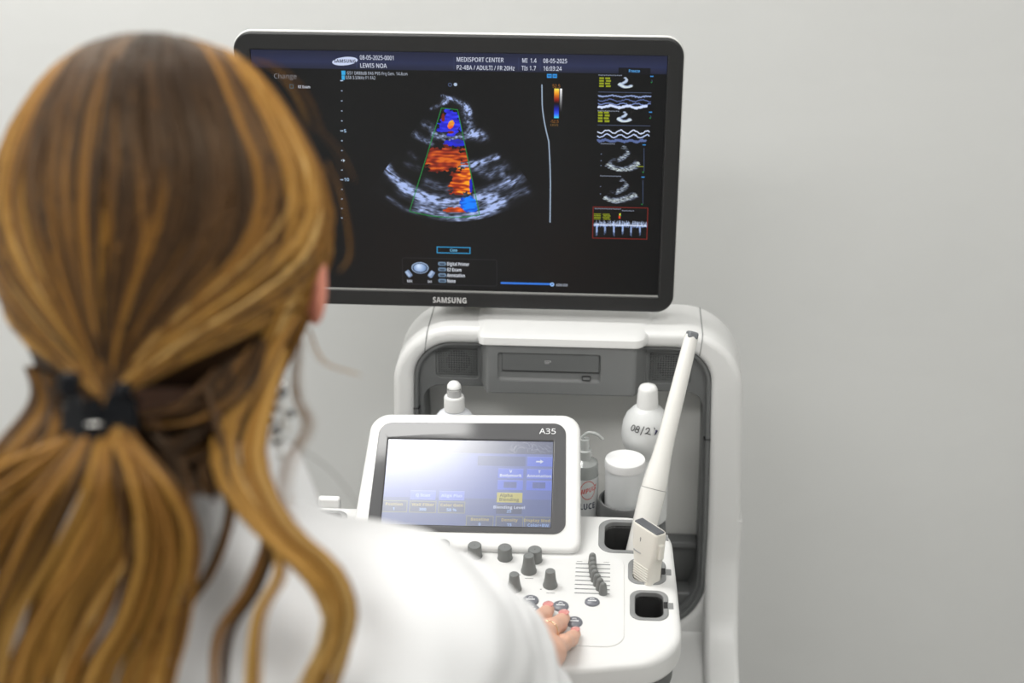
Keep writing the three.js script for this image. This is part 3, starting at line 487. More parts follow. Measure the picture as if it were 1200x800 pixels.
    for (let q = 1708; q < 1976; q += 3) { const sp = Math.abs(Math.sin((q - 1700) / 44 * 3.14)) > 0.94; const up = rr(8, 26), dn = sp ? rr(40, 62) : rr(2, 14); x.fillStyle = `rgba(190,208,245,${rr(0.5, 1)})`; x.fillRect(q, 878 - up, 3, up + dn * 0.7); x.fillStyle = 'rgba(150,180,240,.55)'; x.fillRect(q, 878, 3, dn); }
    x.fillStyle = '#e8f0ff'; x.fillRect(1708, 876, 268, 4);
  });
  const sm = new THREE.MeshPhysicalMaterial({ color: 0x08090a, roughness: 0.3, specularIntensity: 0.6, emissive: 0xffffff, emissiveMap: tex, emissiveIntensity: 1.0 });
  add('screen', new THREE.PlaneGeometry(X1 - X0, Y1 - Y0).translate((X0 + X1) / 2, (Y0 + Y1) / 2, -0.0032), sm).userData.label = 'dark screen with a colour heart scan and small pictures';
  const l = new THREE.RectAreaLight(0xaab4d8, 0.05, X1 - X0 - 0.02, Y1 - Y0 - 0.02); l.position.set((X0 + X1) / 2 - P.x, (Y0 + Y1) / 2 - P.y, 0.001 - P.z); l.rotation.y = Math.PI; mon.add(l);
}

// ---------------------------------------------------------------- bottles, jar and probes
{
  const TRAY = 0.6945;
  const plastic = mat([0.80, 0.805, 0.80], 0.32), milky = mat([0.78, 0.79, 0.785], 0.3, { transmission: 0.15, roughness: 0.4 }), capW = mat([0.84, 0.84, 0.83], 0.35);
  // squeeze bottle behind the touch panel
  const b1 = thing('squeeze_bottle', 'white squeeze bottle with a flip cap behind the touch screen', 'bottle', [0.000, TRAY, 0.095]);
  mesh('body', lathe([[0.001, 0], [0.025, 0], [0.028, 0.003], [0.028, 0.12], [0.026, 0.134], [0.019, 0.144], [0.0105, 0.149], [0.001, 0.149]]), mat([0.74, 0.76, 0.80], 0.3), b1);
  mesh('collar', lathe([[0.0118, 0.149], [0.0125, 0.150], [0.0122, 0.165], [0.011, 0.167], [0.001, 0.167]]), capW, b1);
  mesh('nozzle', lathe([[0.0072, 0.167], [0.0066, 0.176], [0.0068, 0.1765], [0.0082, 0.178], [0.0080, 0.181], [0.0055, 0.1845], [0.002, 0.186], [0.0002, 0.1862]]), capW, b1);
  mesh('nozzle_sleeve', lathe([[0.0086, 0.167], [0.0084, 0.176], [0.0078, 0.176], [0.008, 0.167]]), mat([0.8, 0.8, 0.8], 0.2, { transmission: 0.6 }), b1);
  // tall white bottle, waisted, dated by hand
  const b2 = thing('white_bottle', 'tall waisted white bottle with handwritten date and conical cap', 'bottle', [0.2285, TRAY, 0.078]);
  mesh('body', lathe([[0.001, 0], [0.026, 0], [0.0285, 0.003], [0.0285, 0.070], [0.0275, 0.078], [0.0235, 0.083], [0.0215, 0.087], [0.0215, 0.090], [0.0245, 0.096], [0.0285, 0.105], [0.0298, 0.114], [0.0294, 0.123], [0.0280, 0.132], [0.0248, 0.1405], [0.0180, 0.1485], [0.0130, 0.1525], [0.001, 0.153]], 44), milky, b2);
  mesh('cap', lathe([[0.0128, 0.152], [0.0128, 0.157], [0.0115, 0.1745], [0.0095, 0.1785], [0.005, 0.1805], [0.0003, 0.181]], 40), capW, b2);
  const ink = canvasTexture(512, 256, (x, w, h) => {
    x.clearRect(0, 0, w, h); x.strokeStyle = '#17181d'; x.lineWidth = 13; x.lineCap = 'round';
    x.save(); x.rotate(0.10);
    x.beginPath(); x.ellipse(70, 120, 26, 48, 0.15, 0, 7); x.stroke(); x.beginPath(); x.ellipse(146, 92, 22, 26, 0, 0, 7); x.stroke(); x.beginPath(); x.ellipse(140, 140, 26, 28, 0.2, 0, 7); x.stroke();
    x.beginPath(); x.moveTo(232, 50); x.lineTo(204, 190); x.stroke(); x.beginPath(); x.moveTo(268, 88); x.quadraticCurveTo(290, 40, 318, 70); x.quadraticCurveTo(330, 110, 262, 158); x.quadraticCurveTo(290, 140, 340, 160); x.stroke();
    x.beginPath(); x.moveTo(392, 52); x.lineTo(398, 74); x.stroke(); x.lineWidth = 24; x.strokeStyle = '#3a3660'; x.beginPath(); x.moveTo(424, 96); x.lineTo(412, 150); x.stroke(); x.lineWidth = 10; x.strokeStyle = '#17181d'; x.beginPath(); x.moveTo(446, 96); x.lineTo(404, 168); x.stroke(); x.restore();
  });
  const lm = mat(0xffffff, 0.4, { map: ink, transparent: true, polygonOffset: true, polygonOffsetFactor: -1 });
  const lab = new THREE.CylinderGeometry(0.0303, 0.0303, 0.020, 32, 8, true, -0.78, 1.45);
  { const p = lab.attributes.position; for (let i = 0; i < p.count; i++) { const y = p.getY(i) * 0.9 + 0.134, pr = [[0.0298, 0.114], [0.0294, 0.123], [0.0280, 0.132], [0.0248, 0.1405], [0.0180, 0.1485]], q = pr.findIndex((e, k) => y <= pr[k + 1][1]), r = mix(pr[q][0], pr[q + 1][0], (y - pr[q][1]) / (pr[q + 1][1] - pr[q][1])) + 0.0004, a = Math.atan2(p.getX(i), p.getZ(i)); p.setXYZ(i, Math.sin(a) * r, y, Math.cos(a) * r); } lab.computeVertexNormals(); }
  mesh('written_date', lab, lm, b2).userData.label = 'black handwritten digits on the bottle';
  // jar in the grey holder
  const jar = thing('white_jar', 'short round white jar with a flat lid in the grey holder', 'jar', [0.2035, 0.7170, 0.135]);
  mesh('body', lathe([[0.001, 0], [0.0215, 0], [0.0228, 0.002], [0.0230, 0.078], [0.001, 0.078]], 44), mat([0.77, 0.785, 0.79], 0.35), jar);
  mesh('lid', lathe([[0.0231, 0.078], [0.0238, 0.0785], [0.0238, 0.0865], [0.0230, 0.0885], [0.0003, 0.0885]], 44), mat([0.86, 0.86, 0.86], 0.4), jar);
  // small clear pump bottle
  const pb = thing('pump_bottle', 'small clear pump bottle with red and blue printed label', 'bottle', [0.1555, TRAY, 0.128]);
  const clear = mat([0.93, 0.95, 0.94], 0.06, { transmission: 1, thickness: 0, ior: 1.3 });
  mesh('body', lathe([[0.001, 0], [0.0155, 0], [0.0170, 0.002], [0.0170, 0.098], [0.0162, 0.102], [0.010, 0.106], [0.0075, 0.108]], 36), mat([0.62, 0.64, 0.63], 0.1, { transmission: 0.55, thickness: 0 }), pb);
  const lt = canvasTexture(512, 512, (x, w, h) => {
    x.fillStyle = '#d6d8d8'; x.fillRect(0, 0, w, h); x.strokeStyle = '#c8584e'; x.lineWidth = 7; x.beginPath(); x.arc(285, 92, 80, 0, 7); x.stroke(); x.save(); x.translate(285, 98); x.rotate(-0.18); x.font = 'italic bold 56px sans-serif'; x.fillStyle = '#cf3a30'; x.textAlign = 'center'; x.fillText('IMPULZ', 0, 14); x.restore();
    x.font = 'bold 74px sans-serif'; x.fillStyle = '#232a48'; x.textAlign = 'center'; x.fillText('LUCE', 285, 262);
  });
  mesh('label', new THREE.CylinderGeometry(0.0174, 0.0174, 0.076, 32, 1, true, -1.5, 3.3).translate(0, 0.048, 0), mat(0xffffff, 0.45, { map: lt }), pb).userData.label = 'white label with red emblem and dark letters';
  mesh('pump_neck', lathe([[0.0085, 0.106], [0.0088, 0.118], [0.0060, 0.119], [0.0058, 0.132], [0.001, 0.132]], 24), mat([0.72, 0.74, 0.73], 0.2, { transmission: 0.4, thickness: 0 }), pb);
  mesh('pump_spout', new THREE.TubeGeometry(new THREE.CatmullRomCurve3([V(-0.004, 0.133, 0), V(0.004, 0.140, 0), V(0.014, 0.139, 0.001), V(0.0215, 0.133, 0.002)]), 16, 0.0021, 8), mat([0.66, 0.68, 0.67], 0.2, { transmission: 0.5, thickness: 0 }), pb);

  // long probe leaning out of the rear holder
  const pw = mat([0.80, 0.79, 0.755], 0.22, { clearcoat: 0.4, clearcoatRoughness: 0.15 });
  const A = V(0.2140, 0.7360, 0.2700), B = V(0.2735, 0.9780, 0.1540), axis = B.clone().sub(A), Ln = axis.length();
  const lp = thing('ultrasound_probe', 'long slender white probe with grey tip leaning from the rear holder', 'ultrasound probe', A.toArray(), 'probes in the console holders');
  lp.quaternion.setFromUnitVectors(V(0, 1, 0), axis.clone().normalize()); lp.rotateY(0.25);
  const sc = Ln;
  mesh('handle', lathe([[0.001, 0], [0.0125, 0], [0.0135, 0.004], [0.0142, 0.2 * sc], [0.0148, 0.30 * sc], [0.0148, 0.345 * sc], [0.001, 0.345 * sc]], 36).scale(1, 1, 0.85), pw, lp);
  mesh('shaft', lathe([[0.0138, 0.347 * sc], [0.0142, 0.349 * sc], [0.0140, 0.375 * sc], [0.0125, 0.43 * sc], [0.0108, 0.49 * sc], [0.0098, 0.56 * sc], [0.0092, 0.7 * sc], [0.0084, 0.88 * sc], [0.0078, 0.97 * sc], [0.0074, 0.985 * sc], [0.001, 0.985 * sc]], 36).scale(1, 1, 0.9), pw, lp);
  mesh('seam', lathe([[0.0138, 0.344 * sc], [0.0138, 0.348 * sc]], 32).scale(1, 1, 0.86), M.greyMid, lp);
  mesh('tip', rbox(-0.0062, 0.0062, 0.968 * sc, 1.0 * sc, -0.0055, 0.0068, 0.003, 3), mat([0.16, 0.17, 0.18], 0.4), lp);
  // flat probe standing in the middle holder
  const fp = thing('ultrasound_probe_001', 'short flat cream probe with dark grey face standing in the middle holder', 'ultrasound probe', [0.2265, 0.727, 0.339], 'probes in the console holders');
  fp.rotation.set(-0.06, -0.90, -0.03);
  const cream = mat([0.76, 0.735, 0.67], 0.4);
  const rows = [[0, 0.0120, 0.0080], [0.02, 0.0138, 0.0092], [0.045, 0.0145, 0.0096], [0.064, 0.0150, 0.0095], [0.074, 0.0172, 0.0092], [0.082, 0.0190, 0.0090], [0.103, 0.0205, 0.0084], [0.1055, 0.0200, 0.0078]];
  { const pos = [], idx = [], n = 40; rows.forEach(([y, a, b]) => { for (let i = 0; i < n; i++) { const t = i / n * 2 * Math.PI, c = Math.cos(t), s = Math.sin(t), e = 0.42; pos.push(Math.sign(c) * Math.abs(c) ** e * a, y, Math.sign(s) * Math.abs(s) ** e * b); } });
    for (let r = 0; r < rows.length - 1; r++) for (let i = 0; i < n; i++) { const a = r * n + i, b = r * n + (i + 1) % n; idx.push(a, a + n, b, b, a + n, b + n); }
    const c0 = pos.length / 3; pos.push(0, 0, 0, 0, 0.1055, 0); for (let i = 0; i < n; i++) { idx.push(c0, i, (i + 1) % n); idx.push(c0 + 1, (rows.length - 1) * n + (i + 1) % n, (rows.length - 1) * n + i); }
    const g = new THREE.BufferGeometry(); g.setAttribute('position', new THREE.Float32BufferAttribute(pos, 3)); g.setIndex(idx); mesh('body', toCreasedNormals(g, 0.7), cream, fp); }
  mesh('transducer_face', rbox(-0.0188, 0.0188, 0.1035, 0.1072, -0.0056, 0.0056, 0.0015), mat([0.10, 0.105, 0.115], 0.45), fp);
  mesh('marker_ridge', rbox(0.0180, 0.0222, 0.076, 0.094, -0.0035, 0.0035, 0.0016), cream, fp);
  for (let i = 0; i < 9; i++) mesh('grip_ridge', rbox(-0.0120, 0.0120, 0.038 + i * 0.0030, 0.0392 + i * 0.0030, 0.0088, 0.0101, 0.0005, 1), cream, fp);
  mesh('probe_lettering', box(-0.013, -0.001, 0.0755, 0.0772, 0.0080, 0.0096), mat([0.42, 0.42, 0.42], 0.5), fp);
  mesh('orientation_mark', box(-0.0035, -0.0028, 0.090, 0.0945, 0.0078, 0.0092), M.inkGrey, fp);
}

// ---------------------------------------------------------------- the seated person
const BASE = V(-0.115, 0, 0.93);
const person = thing('person', 'person with long highlighted brown hair and white coat, seen from behind, hand on console', 'person', BASE.toArray());
const body = (name, geo, m, parent = person) => mesh(name, geo.translate(-BASE.x, -BASE.y, -BASE.z), m, parent);
// head frame: bowed forward and turned a little; x right, y up, z towards the back of the head
const HEAD = new THREE.Matrix4().makeRotationFromEuler(new THREE.Euler(-24 * DEG, 3.7 * DEG, 0, 'YXZ')).setPosition(-0.108, 1.339, 0.841);
const ROLL = new THREE.Matrix4().makeRotationZ(12 * DEG);
{
  const skin = mat([0.70, 0.41, 0.295], 0.5, { sheen: 0.1 }), earM = mat([0.66, 0.25, 0.17], 0.5), nailM = mat([0.72, 0.30, 0.27], 0.22, { clearcoat: 0.6 });
  const SH = [0.040, 1.082, 0.925], EL = [0.100, 0.918, 0.800], WR = [0.113, 0.806, 0.590];
  // ---- skin: head, neck and both hands in one surface mesh
  const headF = (x, y, z) => {
    let d = ellip(x, y, z, [0, 0.022, 0.005], [0.074, 0.098, 0.092]);
    d = smin(d, capsule(x, y, z, [0, -0.045, -0.055, 0.045, 0, -0.07, -0.062, 0.03]), 0.05);             // jaw and chin
    d = smin(d, capsule(x, y, z, [0, 0.005, -0.088, 0.008, 0, -0.022, -0.105, 0.012]), 0.015);           // nose
    for (const s of [-1, 1]) d = Math.max(d, -(Math.hypot(x - s * 0.031, (y - 0.004) * 1.3, z + 0.097) - 0.014));   // eye sockets
    d = smin(d, capsule(x, y, z, [-0.02, -0.047, -0.086, 0.007, 0.02, -0.047, -0.086, 0.007]), 0.01);     // lips
    return smin(d, capsule(x, y, z, [0.0, -0.04, 0.004, 0.046, -0.036, -0.19, -0.002, 0.049]), 0.03);        // neck
  };
  const headG = surfaceNets(headF, [-0.11, -0.24, -0.14], [0.11, 0.14, 0.13], 0.004).applyMatrix4(ROLL).applyMatrix4(HEAD);
  const floorY = (z) => 0.759 + (0.47 - z) * 0.105;
  const hand = (mirror, wrist, fingers, palm) => {
    const L = [];
    for (const [tx, tz, mx, my, mz, r] of fingers) {
      const T = [tx, floorY(tz) + r * 1.05, tz], Mc = [mx, my, mz], P1 = [mix(mx, tx, 0.46), Math.max(mix(my, T[1], 0.45), T[1] + 0.011), mix(mz, tz, 0.46)], P2 = [mix(mx, tx, 0.78), T[1] + 0.0035, mix(mz, tz, 0.78)];
      L.push([[...Mc, r * 1.22, ...P1, r * 1.14], [...P1, r * 1.16, ...P2, r * 1.02], [...P2, r * 1.03, ...T, r * 0.86]]);
    }
    const f = (x, y, z) => {
      let d = bones(palm, 0.02)(x, y, z), e = 1e3;
      for (const fg of L) { let q = 1e3; for (const b of fg) q = smin(q, capsule(x, y, z, b), 0.004); e = smin(e, q, 0.0015); }
      return smin(d, e, 0.008);
    };
    const lo = [1e3, 1e3, 1e3], hi = [-1e3, -1e3, -1e3]; for (const b of [...palm, ...L.flat()]) for (const o of [0, 4]) for (let k = 0; k < 3; k++) { lo[k] = Math.min(lo[k], b[o + k] - b[o + 3] - 0.008); hi[k] = Math.max(hi[k], b[o + k] + b[o + 3] + 0.008); }
    return [surfaceNets(f, lo, hi, 0.0021), L];
  };
  const W2 = WR;
  const [rightG, rightL] = hand(1, W2, [
    [0.106, 0.4165, 0.090, 0.800, 0.496, 0.0078], [0.1255, 0.4085, 0.107, 0.804, 0.492, 0.0082], [0.1420, 0.4200, 0.1225, 0.801, 0.498, 0.0080], [0.1545, 0.4430, 0.1360, 0.794, 0.509, 0.0070],
    [0.076, 0.485, 0.086, 0.794, 0.540, 0.0088],
  ], [[...WR, 0.025, 0.104, 0.800, 0.535, 0.023], [0.098, 0.799, 0.53, 0.018, 0.091, 0.797, 0.498, 0.012], [0.106, 0.801, 0.53, 0.019, 0.107, 0.800, 0.495, 0.013], [0.114, 0.799, 0.53, 0.018, 0.1225, 0.797, 0.500, 0.0125], [0.120, 0.796, 0.54, 0.017, 0.135, 0.791, 0.511, 0.0115], [0.13, 0.82, 0.63, 0.026, ...WR, 0.025]]);
  const LW = [-0.14, 0.806, 0.58];
  const [leftG, leftL] = hand(-1, LW, [
    [-0.118, 0.4165, -0.110, 0.800, 0.496, 0.0078], [-0.136, 0.4085, -0.128, 0.804, 0.492, 0.0082], [-0.153, 0.4160, -0.144, 0.801, 0.498, 0.0080], [-0.168, 0.4330, -0.158, 0.794, 0.509, 0.0070], [-0.098, 0.475, -0.112, 0.794, 0.540, 0.0088],
  ], [[...LW, 0.025, -0.132, 0.800, 0.535, 0.023], [-0.12, 0.799, 0.53, 0.018, -0.111, 0.797, 0.498, 0.012], [-0.128, 0.801, 0.53, 0.019, -0.128, 0.800, 0.495, 0.013], [-0.136, 0.799, 0.53, 0.018, -0.143, 0.797, 0.500, 0.0125], [-0.142, 0.796, 0.54, 0.017, -0.156, 0.791, 0.511, 0.0115], [-0.16, 0.82, 0.62, 0.026, ...LW, 0.025]]);
  body('head', headG, skin); body('hand', rightG, skin).userData.label = 'right hand resting on the push buttons'; body('hand', leftG, skin);
  for (const fg of [...rightL.slice(0, 5), ...leftL.slice(0, 5)]) {
    const a = V(...fg[2].slice(0, 3)), t = V(...fg[2].slice(4, 7)), r = fg[2][7], dir = t.clone().sub(a).normalize(), side = dir.clone().cross(V(0, 1, 0)).normalize(), up = side.clone().cross(dir).normalize();
    const n = new THREE.SphereGeometry(1, 16, 10).scale(r * 0.80, r * 0.26, r * 1.15).applyMatrix4(new THREE.Matrix4().makeBasis(side, up, dir.clone().negate())).translate(...t.clone().addScaledVector(up, r * 0.86).addScaledVector(dir, r * 0.02).toArray());
    body('fingernail', n, nailM);
  }
  for (const s of [-1, 1]) body('eye', new THREE.SphereGeometry(0.0118, 16, 12).translate(s * 0.031, 0.004, -0.081).applyMatrix4(ROLL).applyMatrix4(HEAD), mat([0.75, 0.73, 0.7], 0.2));
  // ears: a curled rim round a hollow
  for (const s of [-1, 1]) {
    const f = (x, y, z) => { const u = s * x; let d = ellip(u, y, z, [0.006, 0, 0], [0.0075, 0.030, 0.018]); d = Math.max(d, -ellip(u, y, z, [0.012, 0.003, -0.003], [0.007, 0.021, 0.0115])); return smin(d, ellip(u, y, z, [0.001, -0.002, -0.004], [0.009, 0.018, 0.010]), 0.006); };
    const e = surfaceNets(f, [-0.025, -0.04, -0.028], [0.025, 0.04, 0.028], 0.0018).rotateY(s * 0.45).rotateZ(-s * 0.16).translate(s * 0.0865, -0.012, 0.004);
    if (s > 0) e.translate(-0.005, -0.038, 0); else e.translate(0.002, -0.036, 0);
    body('ear', e.applyMatrix4(ROLL).applyMatrix4(HEAD), earM).userData.label = 'pink ear';
  }
  // ---- coat
  const coatBones = [
    [-0.205, 1.035, 0.93, 0.082, -0.025, 1.035, 0.93, 0.082], [-0.19, 1.03, 0.935, 0.085, -0.19, 0.66, 0.95, 0.115], [-0.04, 1.03, 0.935, 0.085, -0.04, 0.66, 0.95, 0.115], [-0.115, 1.06, 0.93, 0.085, -0.115, 0.64, 0.95, 0.14],
    [-0.108, 1.165, 0.905, 0.058, 0.025, 1.093, 0.925, 0.056], [-0.112, 1.165, 0.905, 0.060, -0.25, 1.092, 0.925, 0.060], [-0.115, 1.13, 0.91, 0.07, -0.115, 1.0, 0.94, 0.09],
    [...SH, 0.074, ...EL, 0.060], [0.040, 1.070, 0.915, 0.070, 0.076, 1.010, 0.862, 0.073], [...EL, 0.058, 0.116, 0.816, 0.632, 0.034],
    [-0.268, 1.065, 0.925, 0.071, -0.325, 0.885, 0.82, 0.062], [-0.325, 0.885, 0.82, 0.062, -0.165, 0.826, 0.628, 0.046],
    [-0.19, 0.64, 0.92, 0.12, -0.22, 0.615, 0.62, 0.095], [-0.04, 0.64, 0.92, 0.12, -0.01, 0.615, 0.62, 0.095],
  ];
  const cb = bones(coatBones, 0.035);
  const along = (x, y, z, a, b) => { const dx = b[0] - a[0], dy = b[1] - a[1], dz = b[2] - a[2]; return ((x - a[0]) * dx + (y - a[1]) * dy + (z - a[2]) * dz) / Math.hypot(dx, dy, dz); };
  const coatF = (x, y, z) => {
    let d = cb(x, y, z);
    if (Math.abs(d) > 0.06) return d;
    const fold = 0.011 * noise(x * 9, y * 6, z * 9) + 0.009 * noise(x * 15 + y * 12, y * 10, z * 14);
    const t = along(x, y, z, SH, EL), t2 = along(x, y, z, EL, WR), nearArm = sstep(0.0, 0.06, x);
    d -= fold + nearArm * (0.0065 * Math.sin(t * 70 + 5 * noise(x * 12, y * 12, z * 12)) * noise(x * 10 + 3, y * 10, z * 10) * 1.6 + 0.004 * noise(t * 28, t2 * 10, x * 10));
    d = Math.max(d, -(capsule(x, y, z, [-0.102, 1.30, 0.85, 0.060, -0.106, 1.19, 0.885, 0.058])));              // neck opening
    d = Math.max(d, 0.606 - z);                                                                        // cuffs end before the hands
    return d;
  };
  const coatM = mat([0.80, 0.80, 0.805], 0.85, { sheen: 0.3, sheenRoughness: 0.6, side: THREE.DoubleSide, bumpMap: grain, bumpScale: 0.0001 });
  const coat = body('coat', surfaceNets(coatF, [-0.44, 0.48, 0.5], [0.24, 1.26, 1.14], 0.0085), coatM); coat.userData.label = 'white medical coat';
  // collar standing round the neck
  {
    const pos = [], idx = [], n = 48, rows = [[0.068, 1.170, 0], [0.066, 1.226, 0.004], [0.071, 1.232, 0.008], [0.080, 1.205, 0.016], [0.088, 1.175, 0.02]];
    rows.forEach(([r, y, o]) => { for (let i = 0; i <= n; i++) { const a = mix(-2.5, 2.5, i / n), c = Math.cos(a), q = Math.abs(a) / 2.5; pos.push(-0.108 + Math.sin(a) * (r + 0.012), y - 0.065 * q * q, 0.888 + c * r * 0.9 - 0.01); } });
    for (let r = 0; r < rows.length - 1; r++) for (let i = 0; i < n; i++) { const a = r * (n + 1) + i; idx.push(a, a + 1, a + n + 1, a + 1, a + n + 2, a + n + 1); }
    const g = new THREE.BufferGeometry(); g.setAttribute('position', new THREE.Float32BufferAttribute(pos, 3)); g.setIndex(idx); g.computeVertexNormals(); body('collar', g, coatM, person);
  }
  // ---- trousers and shoes, below the console
  const trF = bones([[-0.19, 0.635, 0.93, 0.095, -0.215, 0.60, 0.56, 0.070], [-0.215, 0.60, 0.56, 0.066, -0.21, 0.12, 0.60, 0.045], [-0.04, 0.635, 0.93, 0.095, -0.015, 0.60, 0.56, 0.070], [-0.015, 0.60, 0.56, 0.066, -0.02, 0.12, 0.60, 0.045]], 0.02);
  body('trousers', surfaceNets((x, y, z) => Math.max(trF(x, y, z), 0.09 - y), [-0.34, 0.06, 0.44], [0.12, 0.76, 1.06], 0.012), mat([0.75, 0.75, 0.76], 0.85));
  for (const x of [-0.21, -0.02]) body('shoe', surfaceNets((a, b, c) => Math.max(smin(capsule(a, b, c, [x, 0.05, 0.62, 0.045, x, 0.04, 0.50, 0.04]), capsule(a, b, c, [x, 0.09, 0.60, 0.042, x, 0.05, 0.58, 0.04]), 0.02), 0.001 - b), [x - 0.07, -0.01, 0.42], [x + 0.07, 0.16, 0.70], 0.006), mat([0.7, 0.7, 0.7], 0.6));

  // ---- hair
  const K = 0.00055263, prof = [[48, 180, 200, 0.012], [54, 138, 240, 0.045], [66, 100, 280, 0.062], [84, 75, 303, 0.076], [110, 54, 325, 0.089], [150, 28, 352, 0.102], [200, 8, 378, 0.110], [250, 0, 389, 0.113], [300, 3, 387, 0.112], [350, 12, 370, 0.106], [400, 26, 350, 0.098], [440, 44, 330, 0.088], [480, 66, 300, 0.076], [520, 90, 270, 0.07]]
    .map(([y, l, r, c]) => [(270 - y) * K, ((l + r) / 2 - 195) * K, (r - l) / 2 * K, c]);
  const cap = (phi, y, s = 1) => {
    let i = 0; while (i < prof.length - 2 && prof[i + 1][0] > y) i++;
    const a = prof[i], b = prof[i + 1], t = clamp((y - a[0]) / (b[0] - a[0]), 0, 1), hw = mix(a[2], b[2], t) * s, c = mix(a[3], b[3], t) * s;
    return V(mix(a[1], b[1], t) + hw * Math.sin(phi), y, c * Math.cos(phi));
  };
  const CLIP = V(-0.0141, -0.1085, 0.104);
  const P = [], N = [], C = [], I = [];
  const tmpA = V(0, 0, 0), tmpB = V(0, 0, 0), tmpT = V(0, 0, 0), ref = V(0.31, 0.2, 0.93);
  const strand = (pts, r0, r1, col) => {
    const n = pts.length, b0 = P.length / 3;
    for (let i = 0; i < n; i++) {
      tmpT.copy(pts[Math.min(i + 1, n - 1)]).sub(pts[Math.max(i - 1, 0)]).normalize(); tmpA.crossVectors(tmpT, ref).normalize(); tmpB.crossVectors(tmpT, tmpA);
      const t = i / (n - 1), r = mix(r0, r1, t) * (t > 0.85 ? mix(1, 0.35, (t - 0.85) / 0.15) : 1), c = col(t);
      for (let k = 0; k < 3; k++) { const a = k * 2.0944, ca = Math.cos(a), sa = Math.sin(a), nx = tmpA.x * ca + tmpB.x * sa, ny = tmpA.y * ca + tmpB.y * sa, nz = tmpA.z * ca + tmpB.z * sa; P.push(pts[i].x + nx * r, pts[i].y + ny * r, pts[i].z + nz * r); N.push(nx, ny, nz); C.push(c[0], c[1], c[2]); }
      if (i) for (let k = 0; k < 3; k++) { const a = b0 + (i - 1) * 3 + k, b = b0 + (i - 1) * 3 + (k + 1) % 3; I.push(a, b, a + 3, b, b + 3, a + 3); }
    }
  };
  const dark = [0.022, 0.011, 0.006], brown = [0.075, 0.036, 0.014], amber = [0.25, 0.115, 0.022], goldc = [0.42, 0.225, 0.05], pale = [0.58, 0.38, 0.14];
  const lerp3 = (a, b, t) => [mix(a[0], b[0], t), mix(a[1], b[1], t), mix(a[2], b[2], t)];
  const ramp = (v) => { v = clamp(v, 0, 1) * 4; const L = [dark, brown, amber, goldc, pale], i = Math.min(3, Math.floor(v)); return lerp3(L[i], L[i + 1], v - i); };
  // scalp layer under the strands
  {
    const ny = 30, np = 48, b0 = P.length / 3;
    for (let j = 0; j <= ny; j++) for (let i = 0; i <= np; i++) { const y = mix(0.1215, -0.10, Math.pow(j / ny, 1.4)), p = cap(mix(-2.2, 2.2, i / np), y, 0.93), q = p.clone().normalize(); P.push(p.x, p.y, p.z); N.push(q.x, q.y, q.z); C.push(...dark); }
    for (let j = 0; j < ny; j++) for (let i = 0; i < np; i++) { const a = b0 + j * (np + 1) + i, b = a + np + 1; I.push(a, b, a + 1, a + 1, b, b + 1); }
  }
  // strands over the head, gathered at the clip
  const seg = 18;
  for (let c = 0; c < 620; c++) {
    const phi0 = rr(-2.1, 2.15), s0 = Math.pow(rnd(), 2.2) * 0.30, lay = rr(0.935, 1.012), gold0 = sstep(0.25, 1.25, Math.abs(phi0 + 0.05));
    const tone = clamp(0.10 + 0.34 * gold0 + 0.5 * noise(phi0 * 4.3, s0 * 3, 2) + gauss() * 0.24, 0, 0.95), tip = tone + rr(-0.1, 0.30), loose = phi0 > 1.0 && rnd() < 0.30, yEnd = loose ? rr(-0.125, -0.10) : -0.119;
    const wob = rr(0, 6.3), wa = rr(0.004, 0.05), start = mix(0.06, 0.012, rnd());
    const m = 11;
    for (let k = 0; k < m; k++) {
      const dphi = gauss() * 0.04, dl = gauss() * 0.008, dt = gauss() * 0.07, pts = [];
      for (let i = 0; i < seg; i++) {
        const u = mix(s0, 1, i / (seg - 1)), y = mix(0.1222, yEnd, Math.pow(u, 1.35));
        const g = loose ? 0 : Math.pow(sstep(start, -0.116, y), 1.5);
        const phi = mix(phi0 + dphi * (1 - 0.4 * u) + wa * Math.sin(u * 7 + wob), -0.14, g * 0.93), p = cap(phi, y, lay + dl);
        if (!loose) { const h = sstep(-0.080, -0.118, y); p.lerp(V(CLIP.x + gauss() * 0.004, mix(p.y, CLIP.y, 0.5), CLIP.z - 0.012 + dl), h * 0.9); }
        pts.push(p);
      }
      strand(pts, rr(0.0006, 0.0011), rr(0.0006, 0.0010), (t) => ramp(mix(tone - 0.10, tip, sstep(0.1, 0.75, t)) + dt));
    }
  }
